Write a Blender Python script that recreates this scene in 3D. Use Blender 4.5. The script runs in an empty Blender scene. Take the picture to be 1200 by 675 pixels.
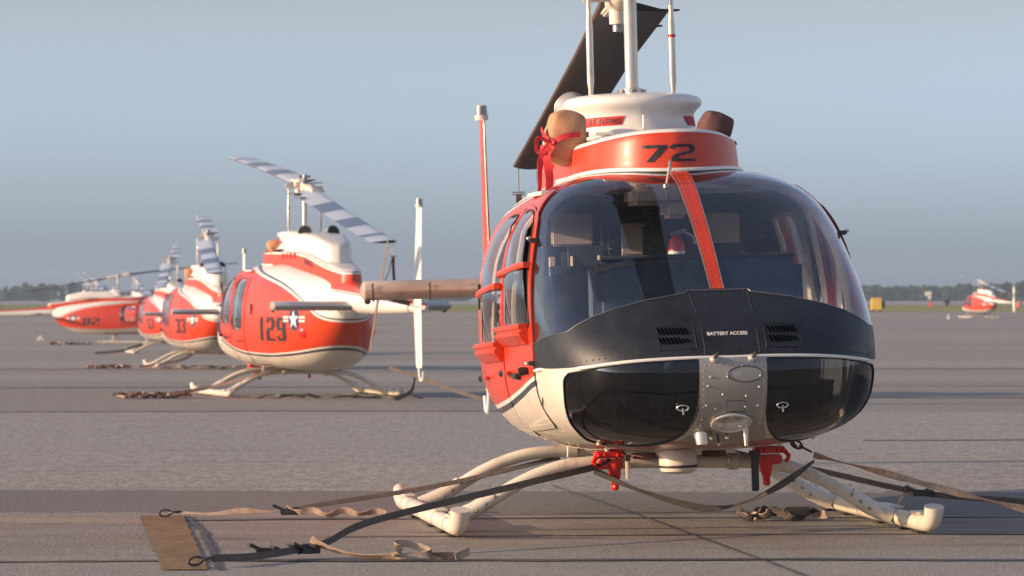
import bpy, bmesh, math, random
from mathutils import Vector, Matrix, noise
from mathutils.geometry import delaunay_2d_cdt
R=math.radians; PI=math.pi
random.seed(7)
scene=bpy.context.scene
COL=scene.collection
# ------------------------------------------------------------------ materials
def newmat(name):
    m=bpy.data.materials.new(name); m.use_nodes=True
    nt=m.node_tree; nt.nodes.clear()
    return m,nt
def N(nt,t,**kw):
    n=nt.nodes.new(t)
    for k,v in kw.items():
        if k in n.inputs: n.inputs[k].default_value=v
        else: setattr(n,k,v)
    return n
def L(nt,a,b): nt.links.new(a,b)
def math_(nt,op,a,b=None,c=None):
    n=nt.nodes.new('ShaderNodeMath'); n.operation=op
    for i,v in enumerate((a,b,c)):
        if v is None: continue
        if isinstance(v,(int,float)): n.inputs[i].default_value=v
        else: L(nt,v,n.inputs[i])
    return n.outputs[0]
def mixc(nt,f,a,b,blend='MIX'):
    n=nt.nodes.new('ShaderNodeMix'); n.data_type='RGBA'; n.blend_type=blend
    if isinstance(f,(int,float)): n.inputs[0].default_value=f
    else: L(nt,f,n.inputs[0])
    for i,v in ((6,a),(7,b)):
        if isinstance(v,(tuple,list)): n.inputs[i].default_value=(*v[:3],1)
        else: L(nt,v,n.inputs[i])
    return n.outputs[2]
def noise_(nt,scale,detail=4,rough=.55,vec=None,mapping=None):
    tc=nt.nodes.new('ShaderNodeTexCoord')
    v=tc.outputs['Object'] if vec is None else vec
    if mapping:
        mp=nt.nodes.new('ShaderNodeMapping'); mp.inputs['Scale'].default_value=mapping
        L(nt,v,mp.inputs[0]); v=mp.outputs[0]
    n=N(nt,'ShaderNodeTexNoise'); n.inputs['Scale'].default_value=scale
    n.inputs['Detail'].default_value=detail; n.inputs['Roughness'].default_value=rough
    L(nt,v,n.inputs['Vector']); return n.outputs['Fac']
def ramp(nt,f,stops):
    n=nt.nodes.new('ShaderNodeValToRGB'); L(nt,f,n.inputs[0])
    cr=n.color_ramp
    while len(cr.elements)<len(stops): cr.elements.new(.5)
    for e,(p,c) in zip(cr.elements,stops):
        e.position=p; e.color=(c,c,c,1) if isinstance(c,(int,float)) else (*c,1)
    return n.outputs[0]
def finish(nt,col,rough=.5,metal=0,bump=None,bstr=.2,bdist=.01,coat=0,spec=.5,sheen=0):
    p=nt.nodes.new('ShaderNodeBsdfPrincipled'); o=nt.nodes.new('ShaderNodeOutputMaterial')
    if isinstance(col,(tuple,list)): p.inputs['Base Color'].default_value=(*col[:3],1)
    else: L(nt,col,p.inputs['Base Color'])
    if isinstance(rough,(int,float)): p.inputs['Roughness'].default_value=rough
    else: L(nt,rough,p.inputs['Roughness'])
    p.inputs['Metallic'].default_value=metal
    p.inputs['Coat Weight'].default_value=coat; p.inputs['Coat Roughness'].default_value=.08
    p.inputs['Specular IOR Level'].default_value=spec
    if bump is not None:
        b=nt.nodes.new('ShaderNodeBump'); b.inputs['Strength'].default_value=bstr; b.inputs['Distance'].default_value=bdist
        L(nt,bump,b.inputs['Height']); L(nt,b.outputs[0],p.inputs['Normal'])
    L(nt,p.outputs[0],o.inputs[0]); return p
def simple(name,col,rough=.5,metal=0,var=.15,scale=6,coat=0,dirt=None,bump=0,spec=.5):
    m,nt=newmat(name)
    f=noise_(nt,scale,5,.6)
    dark=tuple(c*(1-var) for c in col); lite=tuple(min(1,c*(1+var)) for c in col)
    c=mixc(nt,ramp(nt,f,[(.3,0),(.7,1)]),dark,lite)
    if dirt:
        g=noise_(nt,scale*3.1,6,.7)
        c=mixc(nt,ramp(nt,g,[(.55,0),(.72,.75)]),c,dirt)
    r=math_(nt,'MULTIPLY_ADD',f,.25,rough-.12)
    h=noise_(nt,scale*8,3) if bump else None
    finish(nt,c,r,metal,h,bump,.004,coat,spec); return m
RED=(.56,.045,.011); CREAM=(.67,.60,.49); NAVY=(.028,.032,.05); WHITE=(.73,.71,.655)
M={}
M['red']=simple('red_paint',RED,.30,0,.10,3,.35,dirt=(.42,.04,.015))
M['white']=simple('white_paint',WHITE,.34,0,.05,3,.3,dirt=(.66,.62,.55))
M['cream']=simple('cream_paint',CREAM,.38,0,.06,4,.25,dirt=(.58,.51,.42))
M['skid']=simple('skid_paint',(.64,.58,.48),.45,0,.14,4,.1,dirt=(.30,.24,.19),bump=.15)
M['black']=simple('matte_black_paint',(.012,.015,.020),.48,0,.25,9,.0,dirt=(.028,.03,.034),bump=.12)
M['void']=simple('vent_shadow_gap',(.002,.002,.002),.95,0,.1,9,spec=0.0)
M['rubber']=simple('black_rubber',(.02,.02,.022),.6,0,.2,9)
M['grey']=simple('grey_panel_paint',(.34,.32,.29),.38,.35,.08,7,.1,dirt=(.27,.25,.22))
M['metal']=simple('aluminium_tube',(.62,.58,.52),.32,.6,.12,9)
M['steel']=simple('dull_steel',(.30,.28,.26),.4,.8,.2,12)
M['darkmetal']=simple('dark_steel',(.07,.065,.06),.45,.6,.3,12)
M['beigemetal']=simple('stabilizer_skin',(.50,.39,.31),.36,.25,.12,6,dirt=(.20,.16,.13))
M['stabgrey']=simple('grey_stabilizer_skin',(.34,.36,.38),.35,.2,.08,6)
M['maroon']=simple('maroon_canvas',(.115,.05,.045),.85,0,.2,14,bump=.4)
M['ribbon']=simple('red_webbing',(.52,.02,.03),.7,0,.2,30,bump=.3)
M['strap']=simple('tan_webbing',(.40,.29,.21),.85,0,.28,18,dirt=(.13,.10,.085),bump=.5)
M['strapdark']=simple('weathered_webbing',(.105,.088,.078),.85,0,.25,18,dirt=(.16,.12,.10),bump=.5)
M['fittingred']=simple('red_fitting_paint',(.66,.02,.012),.35,0,.15,20,.2)
M['seat']=simple('seat_cloth',(.06,.09,.13),.8,0,.2,12,bump=.3)
M['tanpanel']=simple('tan_trim_panel',(.74,.62,.51),.6,0,.12,7)
M['palepanel']=simple('pale_green_liner',(.55,.64,.60),.6,0,.08,5)
M['dark']=simple('dark_interior',(.030,.037,.048),.65,0,.2,8)
M['interior']=simple('cabin_liner',(.22,.24,.26),.7,0,.12,6)
M['yellow']=simple('yellow_paint',(.75,.50,.06),.5)
M['orange']=simple('orange_paint',(.8,.12,.05),.5)
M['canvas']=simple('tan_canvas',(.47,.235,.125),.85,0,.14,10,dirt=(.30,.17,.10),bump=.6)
M['orangebrown']=simple('rotor_leading_strip',(.22,.14,.10),.4,.2,.2,10)
def glass(name,tint,k=1.3,base=.03,dust=.035,dcol=(.5,.5,.5)):
    m,nt=newmat(name)
    t=N(nt,'ShaderNodeBsdfTransparent'); t.inputs[0].default_value=(*tint,1)
    g=N(nt,'ShaderNodeBsdfGlossy'); g.inputs['Roughness'].default_value=.015; g.inputs[0].default_value=(.9,.95,1,1)
    fr=N(nt,'ShaderNodeFresnel'); fr.inputs[0].default_value=1.5
    f=math_(nt,'MULTIPLY_ADD',fr.outputs[0],k,base); f=math_(nt,'MINIMUM',f,.95)
    mx=N(nt,'ShaderNodeMixShader'); L(nt,f,mx.inputs[0]); L(nt,t.outputs[0],mx.inputs[1]); L(nt,g.outputs[0],mx.inputs[2])
    d=N(nt,'ShaderNodeBsdfDiffuse'); d.inputs[0].default_value=(*dcol,1)
    n1=noise_(nt,3.0,6,.7); n2=noise_(nt,42,5,.8)
    a=ramp(nt,n1,[(.45,.25),(.75,1)]); b=ramp(nt,n2,[(.35,.3),(.75,1)])
    df=math_(nt,'MULTIPLY',math_(nt,'MULTIPLY',a,b),dust*2.2)
    mx2=N(nt,'ShaderNodeMixShader'); L(nt,df,mx2.inputs[0]); L(nt,mx.outputs[0],mx2.inputs[1]); L(nt,d.outputs[0],mx2.inputs[2])
    o=N(nt,'ShaderNodeOutputMaterial'); L(nt,mx2.outputs[0],o.inputs[0]); return m
M['glass']=glass('windscreen_glass',(.95,.98,1.0),1.5,.022,.022,(.45,.55,.68))
M['chin']=glass('shade_darkened_chin_glass',(.17,.19,.21),1.0,.012,.010)  # dark tint stands in for the shade of the footwell behind this glass
M['sideglass']=glass('side_window_glass',(.93,.96,.98),1.6,.05,.015)
M['skylight']=glass('blue_skylight_glass',(.35,.62,.85),1.2,.03,.02)
M['lens']=glass('lamp_lens',(.9,.9,.88),1.5,.05,.02)
# fuselage livery : z-lines as function of y
def curve_node(nt,yv,pts,ymax=6.0,zmax=2.2):
    n=nt.nodes.new('ShaderNodeFloatCurve')
    c=n.mapping.curves[0]
    P=[(y/ymax,z/zmax) for y,z in pts]
    c.points[0].location=P[0]; c.points[1].location=P[-1]
    for p in P[1:-1]: c.points.new(*p)
    for p in c.points: p.handle_type='AUTO'
    n.mapping.extend='HORIZONTAL'; n.mapping.update()
    L(nt,math_(nt,'DIVIDE',yv,ymax),n.inputs['Value'])
    return math_(nt,'MULTIPLY',n.outputs[0],zmax)
ZL=[(0,.86),(.85,.80),(1.4,.72),(2.0,.65),(3,.60),(4,.61),(4.8,.68),(5.5,.80)]
ZU=[(0,1.98),(1.15,1.80),(1.8,1.74),(2.67,1.65),(3.6,1.54),(4.1,1.45),(4.5,1.34),(4.85,1.2),(5.15,1.06),(5.5,1.0)]
def livery():
    m,nt=newmat('fuselage_livery')
    tc=nt.nodes.new('ShaderNodeTexCoord'); s=nt.nodes.new('ShaderNodeSeparateXYZ'); L(nt,tc.outputs['Object'],s.inputs[0])
    zl=curve_node(nt,s.outputs[1],ZL); zu=curve_node(nt,s.outputs[1],ZU)
    z=s.outputs[2]
    dl=math_(nt,'SUBTRACT',zl,z)      # >0 below
    du=math_(nt,'SUBTRACT',z,zu)      # >0 above
    n=noise_(nt,3,5,.6); n2=noise_(nt,11,6,.7)
    red=mixc(nt,ramp(nt,n,[(.3,0),(.7,1)]),tuple(c*.92 for c in RED),tuple(min(1,c*1.1) for c in RED))
    red=mixc(nt,ramp(nt,n2,[(.55,0),(.75,.5)]),red,(.42,.04,.015))
    cr=mixc(nt,ramp(nt,n,[(.3,0),(.7,1)]),(.62,.555,.455),(.70,.635,.54))
    cr=mixc(nt,ramp(nt,n2,[(.55,0),(.75,.5)]),cr,(.58,.51,.42))
    wh=mixc(nt,ramp(nt,n2,[(.5,0),(.75,.6)]),WHITE,(.66,.62,.56))
    st_=noise_(nt,9,5,.7,mapping=(1,1,.16)); stm=ramp(nt,st_,[(.52,0),(.72,.45)])
    cr=mixc(nt,stm,cr,(.40,.33,.25)); red=mixc(nt,math_(nt,'MULTIPLY',stm,.5),red,(.30,.035,.018)); wh=mixc(nt,math_(nt,'MULTIPLY',stm,.6),wh,(.48,.42,.36))
    def band(d,a,b): return math_(nt,'MULTIPLY',math_(nt,'GREATER_THAN',d,a),math_(nt,'LESS_THAN',d,b))
    c=mixc(nt,math_(nt,'GREATER_THAN',dl,0),red,wh)
    c=mixc(nt,band(dl,.020,.048),c,NAVY)
    c=mixc(nt,math_(nt,'GREATER_THAN',dl,.048),c,cr)
    c=mixc(nt,math_(nt,'GREATER_THAN',du,0),c,wh)
    c=mixc(nt,band(du,.03,.05),c,NAVY)
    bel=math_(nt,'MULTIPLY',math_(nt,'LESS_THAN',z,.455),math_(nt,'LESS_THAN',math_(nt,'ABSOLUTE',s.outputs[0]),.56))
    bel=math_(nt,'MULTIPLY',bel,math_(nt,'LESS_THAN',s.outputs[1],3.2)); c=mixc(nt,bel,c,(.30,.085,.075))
    finish(nt,c,math_(nt,'MULTIPLY_ADD',n2,.25,.18),0,noise_(nt,5,3),.06,.02,.35)
    return m
M['livery']=livery()
def banded(name,axis,stops,coat=.3):
    """stops: list of (value,color) ascending on object axis -> constant ramp through math chain"""
    m,nt=newmat(name)
    tc=nt.nodes.new('ShaderNodeTexCoord'); s=nt.nodes.new('ShaderNodeSeparateXYZ'); L(nt,tc.outputs['Object'],s.inputs[0])
    v=s.outputs[axis]
    c=stops[0][1]
    for val,col in stops[1:]:
        c=mixc(nt,math_(nt,'GREATER_THAN',v,val),c,col)
    n=noise_(nt,9,6,.7)
    c=mixc(nt,ramp(nt,n,[(.5,0),(.8,.35)]),c,(.35,.3,.27))
    finish(nt,c,math_(nt,'MULTIPLY_ADD',n,.25,.2),0,None,0,0,coat); return m
def cowlmat():
    m,nt=newmat('cowling_livery')
    tc=nt.nodes.new('ShaderNodeTexCoord'); s=nt.nodes.new('ShaderNodeSeparateXYZ'); L(nt,tc.outputs['Object'],s.inputs[0])
    y=s.outputs[1]
    d=curve_node(nt,y,[(0,.5),(3.2,.5),(4.0,.44),(4.8,.29),(5.6,.18),(6,.15)])
    v=math_(nt,'SUBTRACT',s.outputs[2],math_(nt,'SUBTRACT',d,.5))
    ax=math_(nt,'MULTIPLY',math_(nt,'POWER',math_(nt,'DIVIDE',math_(nt,'ABSOLUTE',s.outputs[0]),.46),2.5),.075)
    v=math_(nt,'ADD',v,ax)
    c=WHITE
    for val,col in ((1.70,RED),(1.955,WHITE),(1.978,NAVY),(1.988,WHITE)):
        c=mixc(nt,math_(nt,'GREATER_THAN',v,val),c,col)
    n=noise_(nt,7,6,.7)
    c=mixc(nt,ramp(nt,n,[(.5,0),(.85,.35)]),c,(.45,.2,.15))
    finish(nt,c,math_(nt,'MULTIPLY_ADD',n,.2,.30),0,None,0,0,.12); return m
M['cowl']=cowlmat()
def boommat():
    m,nt=newmat('boom_livery')
    tc=nt.nodes.new('ShaderNodeTexCoord'); sp=nt.nodes.new('ShaderNodeSeparateXYZ'); L(nt,tc.outputs['Object'],sp.inputs[0])
    v=math_(nt,'ADD',sp.outputs[2],math_(nt,'MULTIPLY',math_(nt,'SUBTRACT',sp.outputs[1],5.0),.05)); c=WHITE
    for val,col in ((1.435,NAVY),(1.447,WHITE),(1.46,RED)): c=mixc(nt,math_(nt,'GREATER_THAN',v,val),c,col)
    n=noise_(nt,6,6,.7); c=mixc(nt,ramp(nt,n,[(.5,0),(.8,.35)]),c,(.4,.33,.28))
    finish(nt,c,math_(nt,'MULTIPLY_ADD',n,.25,.2),0,None,0,0,.25); return m
M['boom']=boommat()
M['fin']=banded('fin_livery',2,[(0,WHITE),(1.62,RED),(2.38,WHITE)])
def blademat():
    st=[(-9,WHITE)]
    c1=(.52,.57,.63); c2=(.10,.14,.20)
    edges=[-4.6,-4.4,-3.7,-3.0,-2.3,-1.6]
    k=0
    for e in edges: st.append((e+2.67,c2 if k%2==0 else c1)); k+=1
    for e in reversed(edges): st.append((-e+2.67,c2 if k%2==0 else c1)); k+=1
    st[0]=(-9,c1)
    return banded('blade_top_paint',1,st,.2)
M['bladetop']=blademat()
M['bladebot']=simple('blade_underside_black',(.020,.019,.019),.55,0,.35,5,0,dirt=(.04,.034,.03))
def nosepaint():
    m,nt=newmat('nose_cream_mauve_underside')
    tc=nt.nodes.new('ShaderNodeTexCoord'); s=nt.nodes.new('ShaderNodeSeparateXYZ'); L(nt,tc.outputs['Object'],s.inputs[0])
    n=noise_(nt,4,5,.6); n2=noise_(nt,13,6,.7)
    c=mixc(nt,ramp(nt,n,[(.3,0),(.7,1)]),(.60,.53,.43),(.68,.61,.51)); c=mixc(nt,ramp(nt,n2,[(.55,0),(.75,.6)]),c,(.48,.41,.33))
    r=math_(nt,'ADD',s.outputs[2],math_(nt,'MULTIPLY',math_(nt,'POWER',math_(nt,'ABSOLUTE',s.outputs[0]),4),.30))
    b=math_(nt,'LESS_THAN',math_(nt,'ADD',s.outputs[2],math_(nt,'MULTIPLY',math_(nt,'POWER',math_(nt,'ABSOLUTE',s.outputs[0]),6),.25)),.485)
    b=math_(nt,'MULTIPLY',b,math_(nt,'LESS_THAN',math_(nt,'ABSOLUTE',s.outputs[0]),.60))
    c=mixc(nt,b,c,(.30,.085,.075))  # colour turns dark mauve-red low down near the centreline
    finish(nt,c,math_(nt,'MULTIPLY_ADD',n2,.25,.25),0,noise_(nt,7,3),.08,.02,.2); return m
M['nosepaint']=nosepaint()
# ------------------------------------------------------------------ object helpers
def link(o,parent=None):
    COL.objects.link(o)
    if parent is not None: o.parent=parent
    return o
def mesh_obj(name,verts,faces,mats,parent=None,smooth=True,fmat=None,normals=None):
    me=bpy.data.meshes.new(name); me.from_pydata([tuple(v) for v in verts],[],faces)
    if not isinstance(mats,(list,tuple)): mats=[mats]
    for m in mats: me.materials.append(m)
    if fmat: me.polygons.foreach_set('material_index',fmat)
    me.update()
    if smooth: me.polygons.foreach_set('use_smooth',[True]*len(me.polygons))
    if normals: me.normals_split_custom_set_from_vertices([tuple(n) for n in normals])
    return link(bpy.data.objects.new(name,me),parent)
def tag(o,label=None,cat=None,group=None,kind=None):
    if label: o['label']=label
    if cat: o['category']=cat
    if group: o['group']=group
    if kind: o['kind']=kind
    return o
def empty(name,loc=(0,0,0),rz=0):
    o=bpy.data.objects.new(name,None); COL.objects.link(o); o.location=loc; o.rotation_euler=(0,0,rz); o.empty_display_size=.2
    return o
class MB:
    """mesh builder: many primitives, one mesh"""
    def __init__(s): s.v=[];s.f=[];s.m=[]
    def add(s,vs,fs,mi=0):
        b=len(s.v); s.v+=[Vector(v) for v in vs]; s.f+=[[i+b for i in f] for f in fs]; s.m+=[mi]*len(fs)
    def box(s,c,d,rot=None,mi=0,bev=0,taper=1.0):
        x,y,z=[q/2 for q in d]; c=Vector(c)
        if bev:
            bm=bmesh.new(); bmesh.ops.create_cube(bm,size=1)
            for v in bm.verts: v.co=Vector((v.co.x*2*x,v.co.y*2*y,v.co.z*2*z))
            bmesh.ops.bevel(bm,geom=bm.edges[:],offset=bev,segments=2,affect='EDGES')
            vs=[v.co.copy() for v in bm.verts]; bm.verts.index_update(); fs=[[v.index for v in f.verts] for f in bm.faces]; bm.free()
        else:
            vs=[Vector((a*x,b*y,e*z)) for e in (-1,1) for b in (-1,1) for a in (-1,1)]
            fs=[[0,2,3,1],[4,5,7,6],[0,1,5,4],[2,6,7,3],[0,4,6,2],[1,3,7,5]]
        for v in vs:
            if v.z>0: v.x*=taper; v.y*=taper
        if rot is not None: vs=[rot@v for v in vs]
        s.add([v+c for v in vs],fs,mi)
    def tube(s,pts,r,seg=12,mi=0,cap=True):
        pts=[Vector(p) for p in pts]; n=len(pts)
        rr=r if isinstance(r,(list,tuple)) else [r]*n
        up=None; rings=[]
        for i,p in enumerate(pts):
            t=(pts[min(i+1,n-1)]-pts[max(i-1,0)]).normalized()
            if up is None:
                a=Vector((0,0,1)) if abs(t.z)<.9 else Vector((1,0,0)); up=(a-t*a.dot(t)).normalized()
            else: up=(up-t*up.dot(t)).normalized()
            sd=t.cross(up)
            rings.append([p+(up*math.cos(2*PI*k/seg)+sd*math.sin(2*PI*k/seg))*rr[i] for k in range(seg)])
        vs=[v for rg in rings for v in rg]; fs=[]
        for i in range(n-1):
            for k in range(seg):
                a=i*seg+k; b=i*seg+(k+1)%seg; fs.append([a,a+seg,b+seg,b])
        if cap:
            vs+= [pts[0],pts[-1]]; c0=len(vs)-2; c1=len(vs)-1
            for k in range(seg):
                fs.append([c0,k,(k+1)%seg]); e=(n-1)*seg; fs.append([c1,e+(k+1)%seg,e+k])
        s.add(vs,fs,mi)
    def cyl(s,a,b,r,seg=16,mi=0): s.tube([a,b],r,seg,mi)
    def lathe(s,c,prof,seg=48,mi=0,axis='Z',rot=None):
        vs=[];fs=[];c=Vector(c)
        for (r,z) in prof:
            for k in range(seg):
                a=2*PI*k/seg; v=Vector((r*math.cos(a),r*math.sin(a),z))
                if axis=='Y': v=Vector((v.x,v.z,v.y))
                if rot is not None: v=rot@v
                vs.append(c+v)
        for i in range(len(prof)-1):
            for k in range(seg):
                a=i*seg+k;b=i*seg+(k+1)%seg; fs.append([a,b,b+seg,a+seg])
        s.add(vs,fs,mi)
    def dome(s,p,n,r,h=None,seg=8,mi=0):
        n=Vector(n).normalized(); a=Vector((0,0,1)) if abs(n.z)<.9 else Vector((1,0,0))
        u=(a-n*a.dot(n)).normalized(); w=n.cross(u); h=h or r*.6; p=Vector(p)
        vs=[p+(u*math.cos(2*PI*k/seg)+w*math.sin(2*PI*k/seg))*r for k in range(seg)]
        vs+=[p+n*h*.75+(u*math.cos(2*PI*k/seg)+w*math.sin(2*PI*k/seg))*r*.6 for k in range(seg)]+[p+n*h]
        fs=[[k,(k+1)%seg,seg+(k+1)%seg,seg+k] for k in range(seg)]+[[seg+k,seg+(k+1)%seg,2*seg] for k in range(seg)]
        s.add(vs,fs,mi)
    def ribbon(s,pts,w,side=None,twist=None,mi=0,th=.003):
        pts=[Vector(p) for p in pts]; n=len(pts); vs=[]
        for i,p in enumerate(pts):
            t=(pts[min(i+1,n-1)]-pts[max(i-1,0)]).normalized()
            sd=Vector(side) if side else t.cross(Vector((0,0,1)))
            sd=(sd-t*sd.dot(t))
            sd=sd.normalized() if sd.length>1e-5 else Vector((1,0,0))
            nn=t.cross(sd).normalized()
            a=twist(i/(n-1)) if twist else 0
            d=sd*math.cos(a)+nn*math.sin(a); e=nn*math.cos(a)-sd*math.sin(a)
            for q in (d*w/2+e*th/2,-d*w/2+e*th/2,-d*w/2-e*th/2,d*w/2-e*th/2): vs.append(p+q)
        fs=[]
        for i in range(n-1):
            for k in range(4):
                a=i*4+k;b=i*4+(k+1)%4; fs.append([a,b,b+4,a+4])
        fs+=[[3,2,1,0],[4*n-4,4*n-3,4*n-2,4*n-1]]
        s.add(vs,fs,mi)
    def build(s,name,mats,parent=None,smooth=True,sharp=35):
        o=mesh_obj(name,s.v,s.f,mats,parent,smooth,s.m)
        bm=bmesh.new(); bm.from_mesh(o.data); bmesh.ops.recalc_face_normals(bm,faces=bm.faces[:])
        for e in bm.edges:
            e.smooth = not (len(e.link_faces)!=2 or e.calc_face_angle(0)>R(sharp))
        bm.to_mesh(o.data); bm.free(); return o
def catmull(P,n=8,closed=False):
    P=[Vector(p) for p in P]; out=[]; m=len(P)
    rng=range(m) if closed else range(m-1)
    for i in rng:
        g=(lambda k:P[k%m]) if closed else (lambda k:P[max(0,min(m-1,k))])
        a,b,c,d=g(i-1),g(i),g(i+1),g(i+2)
        for j in range(n):
            t=j/n; out.append(.5*((2*b)+(c-a)*t+(2*a-5*b+4*c-d)*t*t+(3*b-a-3*c+d)*t**3))
    if not closed: out.append(P[-1])
    return out
def lerp_tab(T,x):
    if x<=T[0][0]: return T[0][1]
    for (a,b),(c,d) in zip(T,T[1:]):
        if x<=c: return b+(d-b)*(x-a)/(c-a)
    return T[-1][1]
class Pchip:
    def __init__(s,T):
        s.x=[t[0] for t in T]; s.y=[t[1] for t in T]; n=len(T)
        h=[s.x[i+1]-s.x[i] for i in range(n-1)]; d=[(s.y[i+1]-s.y[i])/h[i] for i in range(n-1)]
        m=[0]*n; m[0]=d[0]; m[-1]=d[-1]
        for i in range(1,n-1):
            if d[i-1]*d[i]<=0: m[i]=0
            else:
                w1=2*h[i]+h[i-1]; w2=h[i]+2*h[i-1]; m[i]=(w1+w2)/(w1/d[i-1]+w2/d[i])
        s.m=m;s.h=h
    def __call__(s,x):
        X=s.x
        if x<=X[0]: return s.y[0]
        if x>=X[-1]: return s.y[-1]
        i=0
        while x>X[i+1]: i+=1
        h=s.h[i]; t=(x-X[i])/h
        return (2*t**3-3*t*t+1)*s.y[i]+(t**3-2*t*t+t)*h*s.m[i]+(-2*t**3+3*t*t)*s.y[i+1]+(t**3-t*t)*h*s.m[i+1]
# ------------------------------------------------------------------ fuselage implicit body (local: nose at y=0, tail +y, starboard -x)
q=math.sqrt
def T(*p): return Pchip([(q(a),b) for a,b in p])
W_=T((0,.0),(.02,.28),(.05,.43),(.1,.545),(.2,.655),(.35,.74),(.5,.78),(.7,.80),(.9,.808),(1.3,.82),(2.2,.84),(3,.80),(3.5,.75),(4,.66),(4.5,.54),(5,.38),(5.45,.2))
ZT=T((0,.80),(.02,.90),(.05,.955),(.1,1.01),(.2,1.09),(.36,1.19),(.5,1.30),(.7,1.45),(.9,1.58),(1.1,1.695),(1.25,1.755),(1.4,1.785),(1.6,1.80),(2,1.81),(3,1.81),(4,1.72),(5,1.6),(5.45,1.5))
ZB=T((0,.80),(.02,.71),(.05,.65),(.1,.59),(.2,.525),(.35,.475),(.5,.452),(.85,.425),(1.4,.39),(3.4,.365),(4.2,.42),(4.8,.58),(5.2,.84),(5.45,1.08))
ZC=T((0,.80),(.2,.83),(.5,.88),(.9,.94),(3,.98),(4.5,1.05),(5.45,1.30))
NU=T((0,2.1),(.3,2.6),(.9,3.5),(1.3,3.7),(2.2,3.0),(3.5,2.9),(5.45,2.4))
NL=T((0,2.1),(.3,2.9),(.9,3.4),(1.3,3.4),(3.5,2.9),(5.45,2.2))
def sec(y):
    s=q(max(y,1e-6)); zc=ZC(s); return max(W_(s),1e-3),zc,max(ZT(s)-zc,1e-3),max(zc-ZB(s),1e-3),NU(s),NL(s)
def F(p):
    x,y,z=p
    if y<=1e-5: return 1+(-y)*10
    W,zc,Hu,Hl,nu,nl=sec(y)
    if z>=zc: H,n=Hu,nu
    else: H,n=Hl,nl
    return ((abs(x)/W)**n+(abs(z-zc)/H)**n)**(1/n)-1
def grad(p,h=2e-3):
    g=Vector([F([p[j]+(h if j==i else 0) for j in range(3)])-F([p[j]-(h if j==i else 0) for j in range(3)]) for i in range(3)])
    return g.normalized() if g.length>0 else Vector((0,-1,0))
C0=Vector((0,1.6,.95))
def front(u,v):
    d=Vector((math.sin(u)*math.cos(v),-math.cos(u)*math.cos(v),math.sin(v)))
    lo,hi=0.0,3.0
    for _ in range(40):
        m=(lo+hi)/2
        if F(C0+d*m)<0: lo=m
        else: hi=m
    return C0+d*lo
def aft(y,th):
    W,zc,Hu,Hl,nu,nl=sec(y)
    c,s=math.cos(th),math.sin(th)
    H,n=(Hu,nu) if s>=0 else (Hl,nl)
    r=((abs(c)/W)**n+(abs(s)/H)**n)**(-1/n)
    return Vector((r*c,y,zc+r*s))
def Xyz(y,z):
    W,zc,Hu,Hl,nu,nl=sec(y)
    H,n=(Hu,nu) if z>=zc else (Hl,nl)
    t=1-(abs(z-zc)/H)**n
    return W*max(t,0)**(1/n)
def Pyz(y,z): return Vector((Xyz(y,z),y,z))
def Pxy(x,y,top=True):
    W,zc,Hu,Hl,nu,nl=sec(y); H,n=(Hu,nu) if top else (Hl,nl)
    t=max(1-(abs(x)/W)**n,0)**(1/n)
    return Vector((x,y,zc+(H*t if top else -H*t)))
def Pxz(x,z):
    lo,hi=0.0,1.6
    for _ in range(40):
        m=(lo+hi)/2
        if F((x,m,z))>0: lo=m
        else: hi=m
    return Vector((x,hi,z))
def toF(P):
    d=P-C0; return (math.atan2(d.x,-d.y),math.atan2(d.z,math.hypot(d.x,d.y)))
def toA(P): return (P.y,math.atan2(P.z-ZC(q(P.y)),P.x)*.9)
SF=lambda u,v:front(u,v)
SA=lambda u,v:aft(u,v/.9)
def dens(poly,step,closed=True):
    out=[]; n=len(poly)
    for i in range(n if closed else n-1):
        a=poly[i];b=poly[(i+1)%n]; d=math.hypot(b[0]-a[0],b[1]-a[1]); k=max(1,int(math.ceil(d/step)))
        for j in range(k): out.append((a[0]+(b[0]-a[0])*j/k,a[1]+(b[1]-a[1])*j/k))
    if not closed: out.append(tuple(poly[-1]))
    return out
def inpoly(x,y,P):
    c=False; j=len(P)-1
    for i in range(len(P)):
        if (P[i][1]>y)!=(P[j][1]>y) and x<(P[j][0]-P[i][0])*(y-P[i][1])/(P[j][1]-P[i][1])+P[i][0]: c=not c
        j=i
    return c
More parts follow.
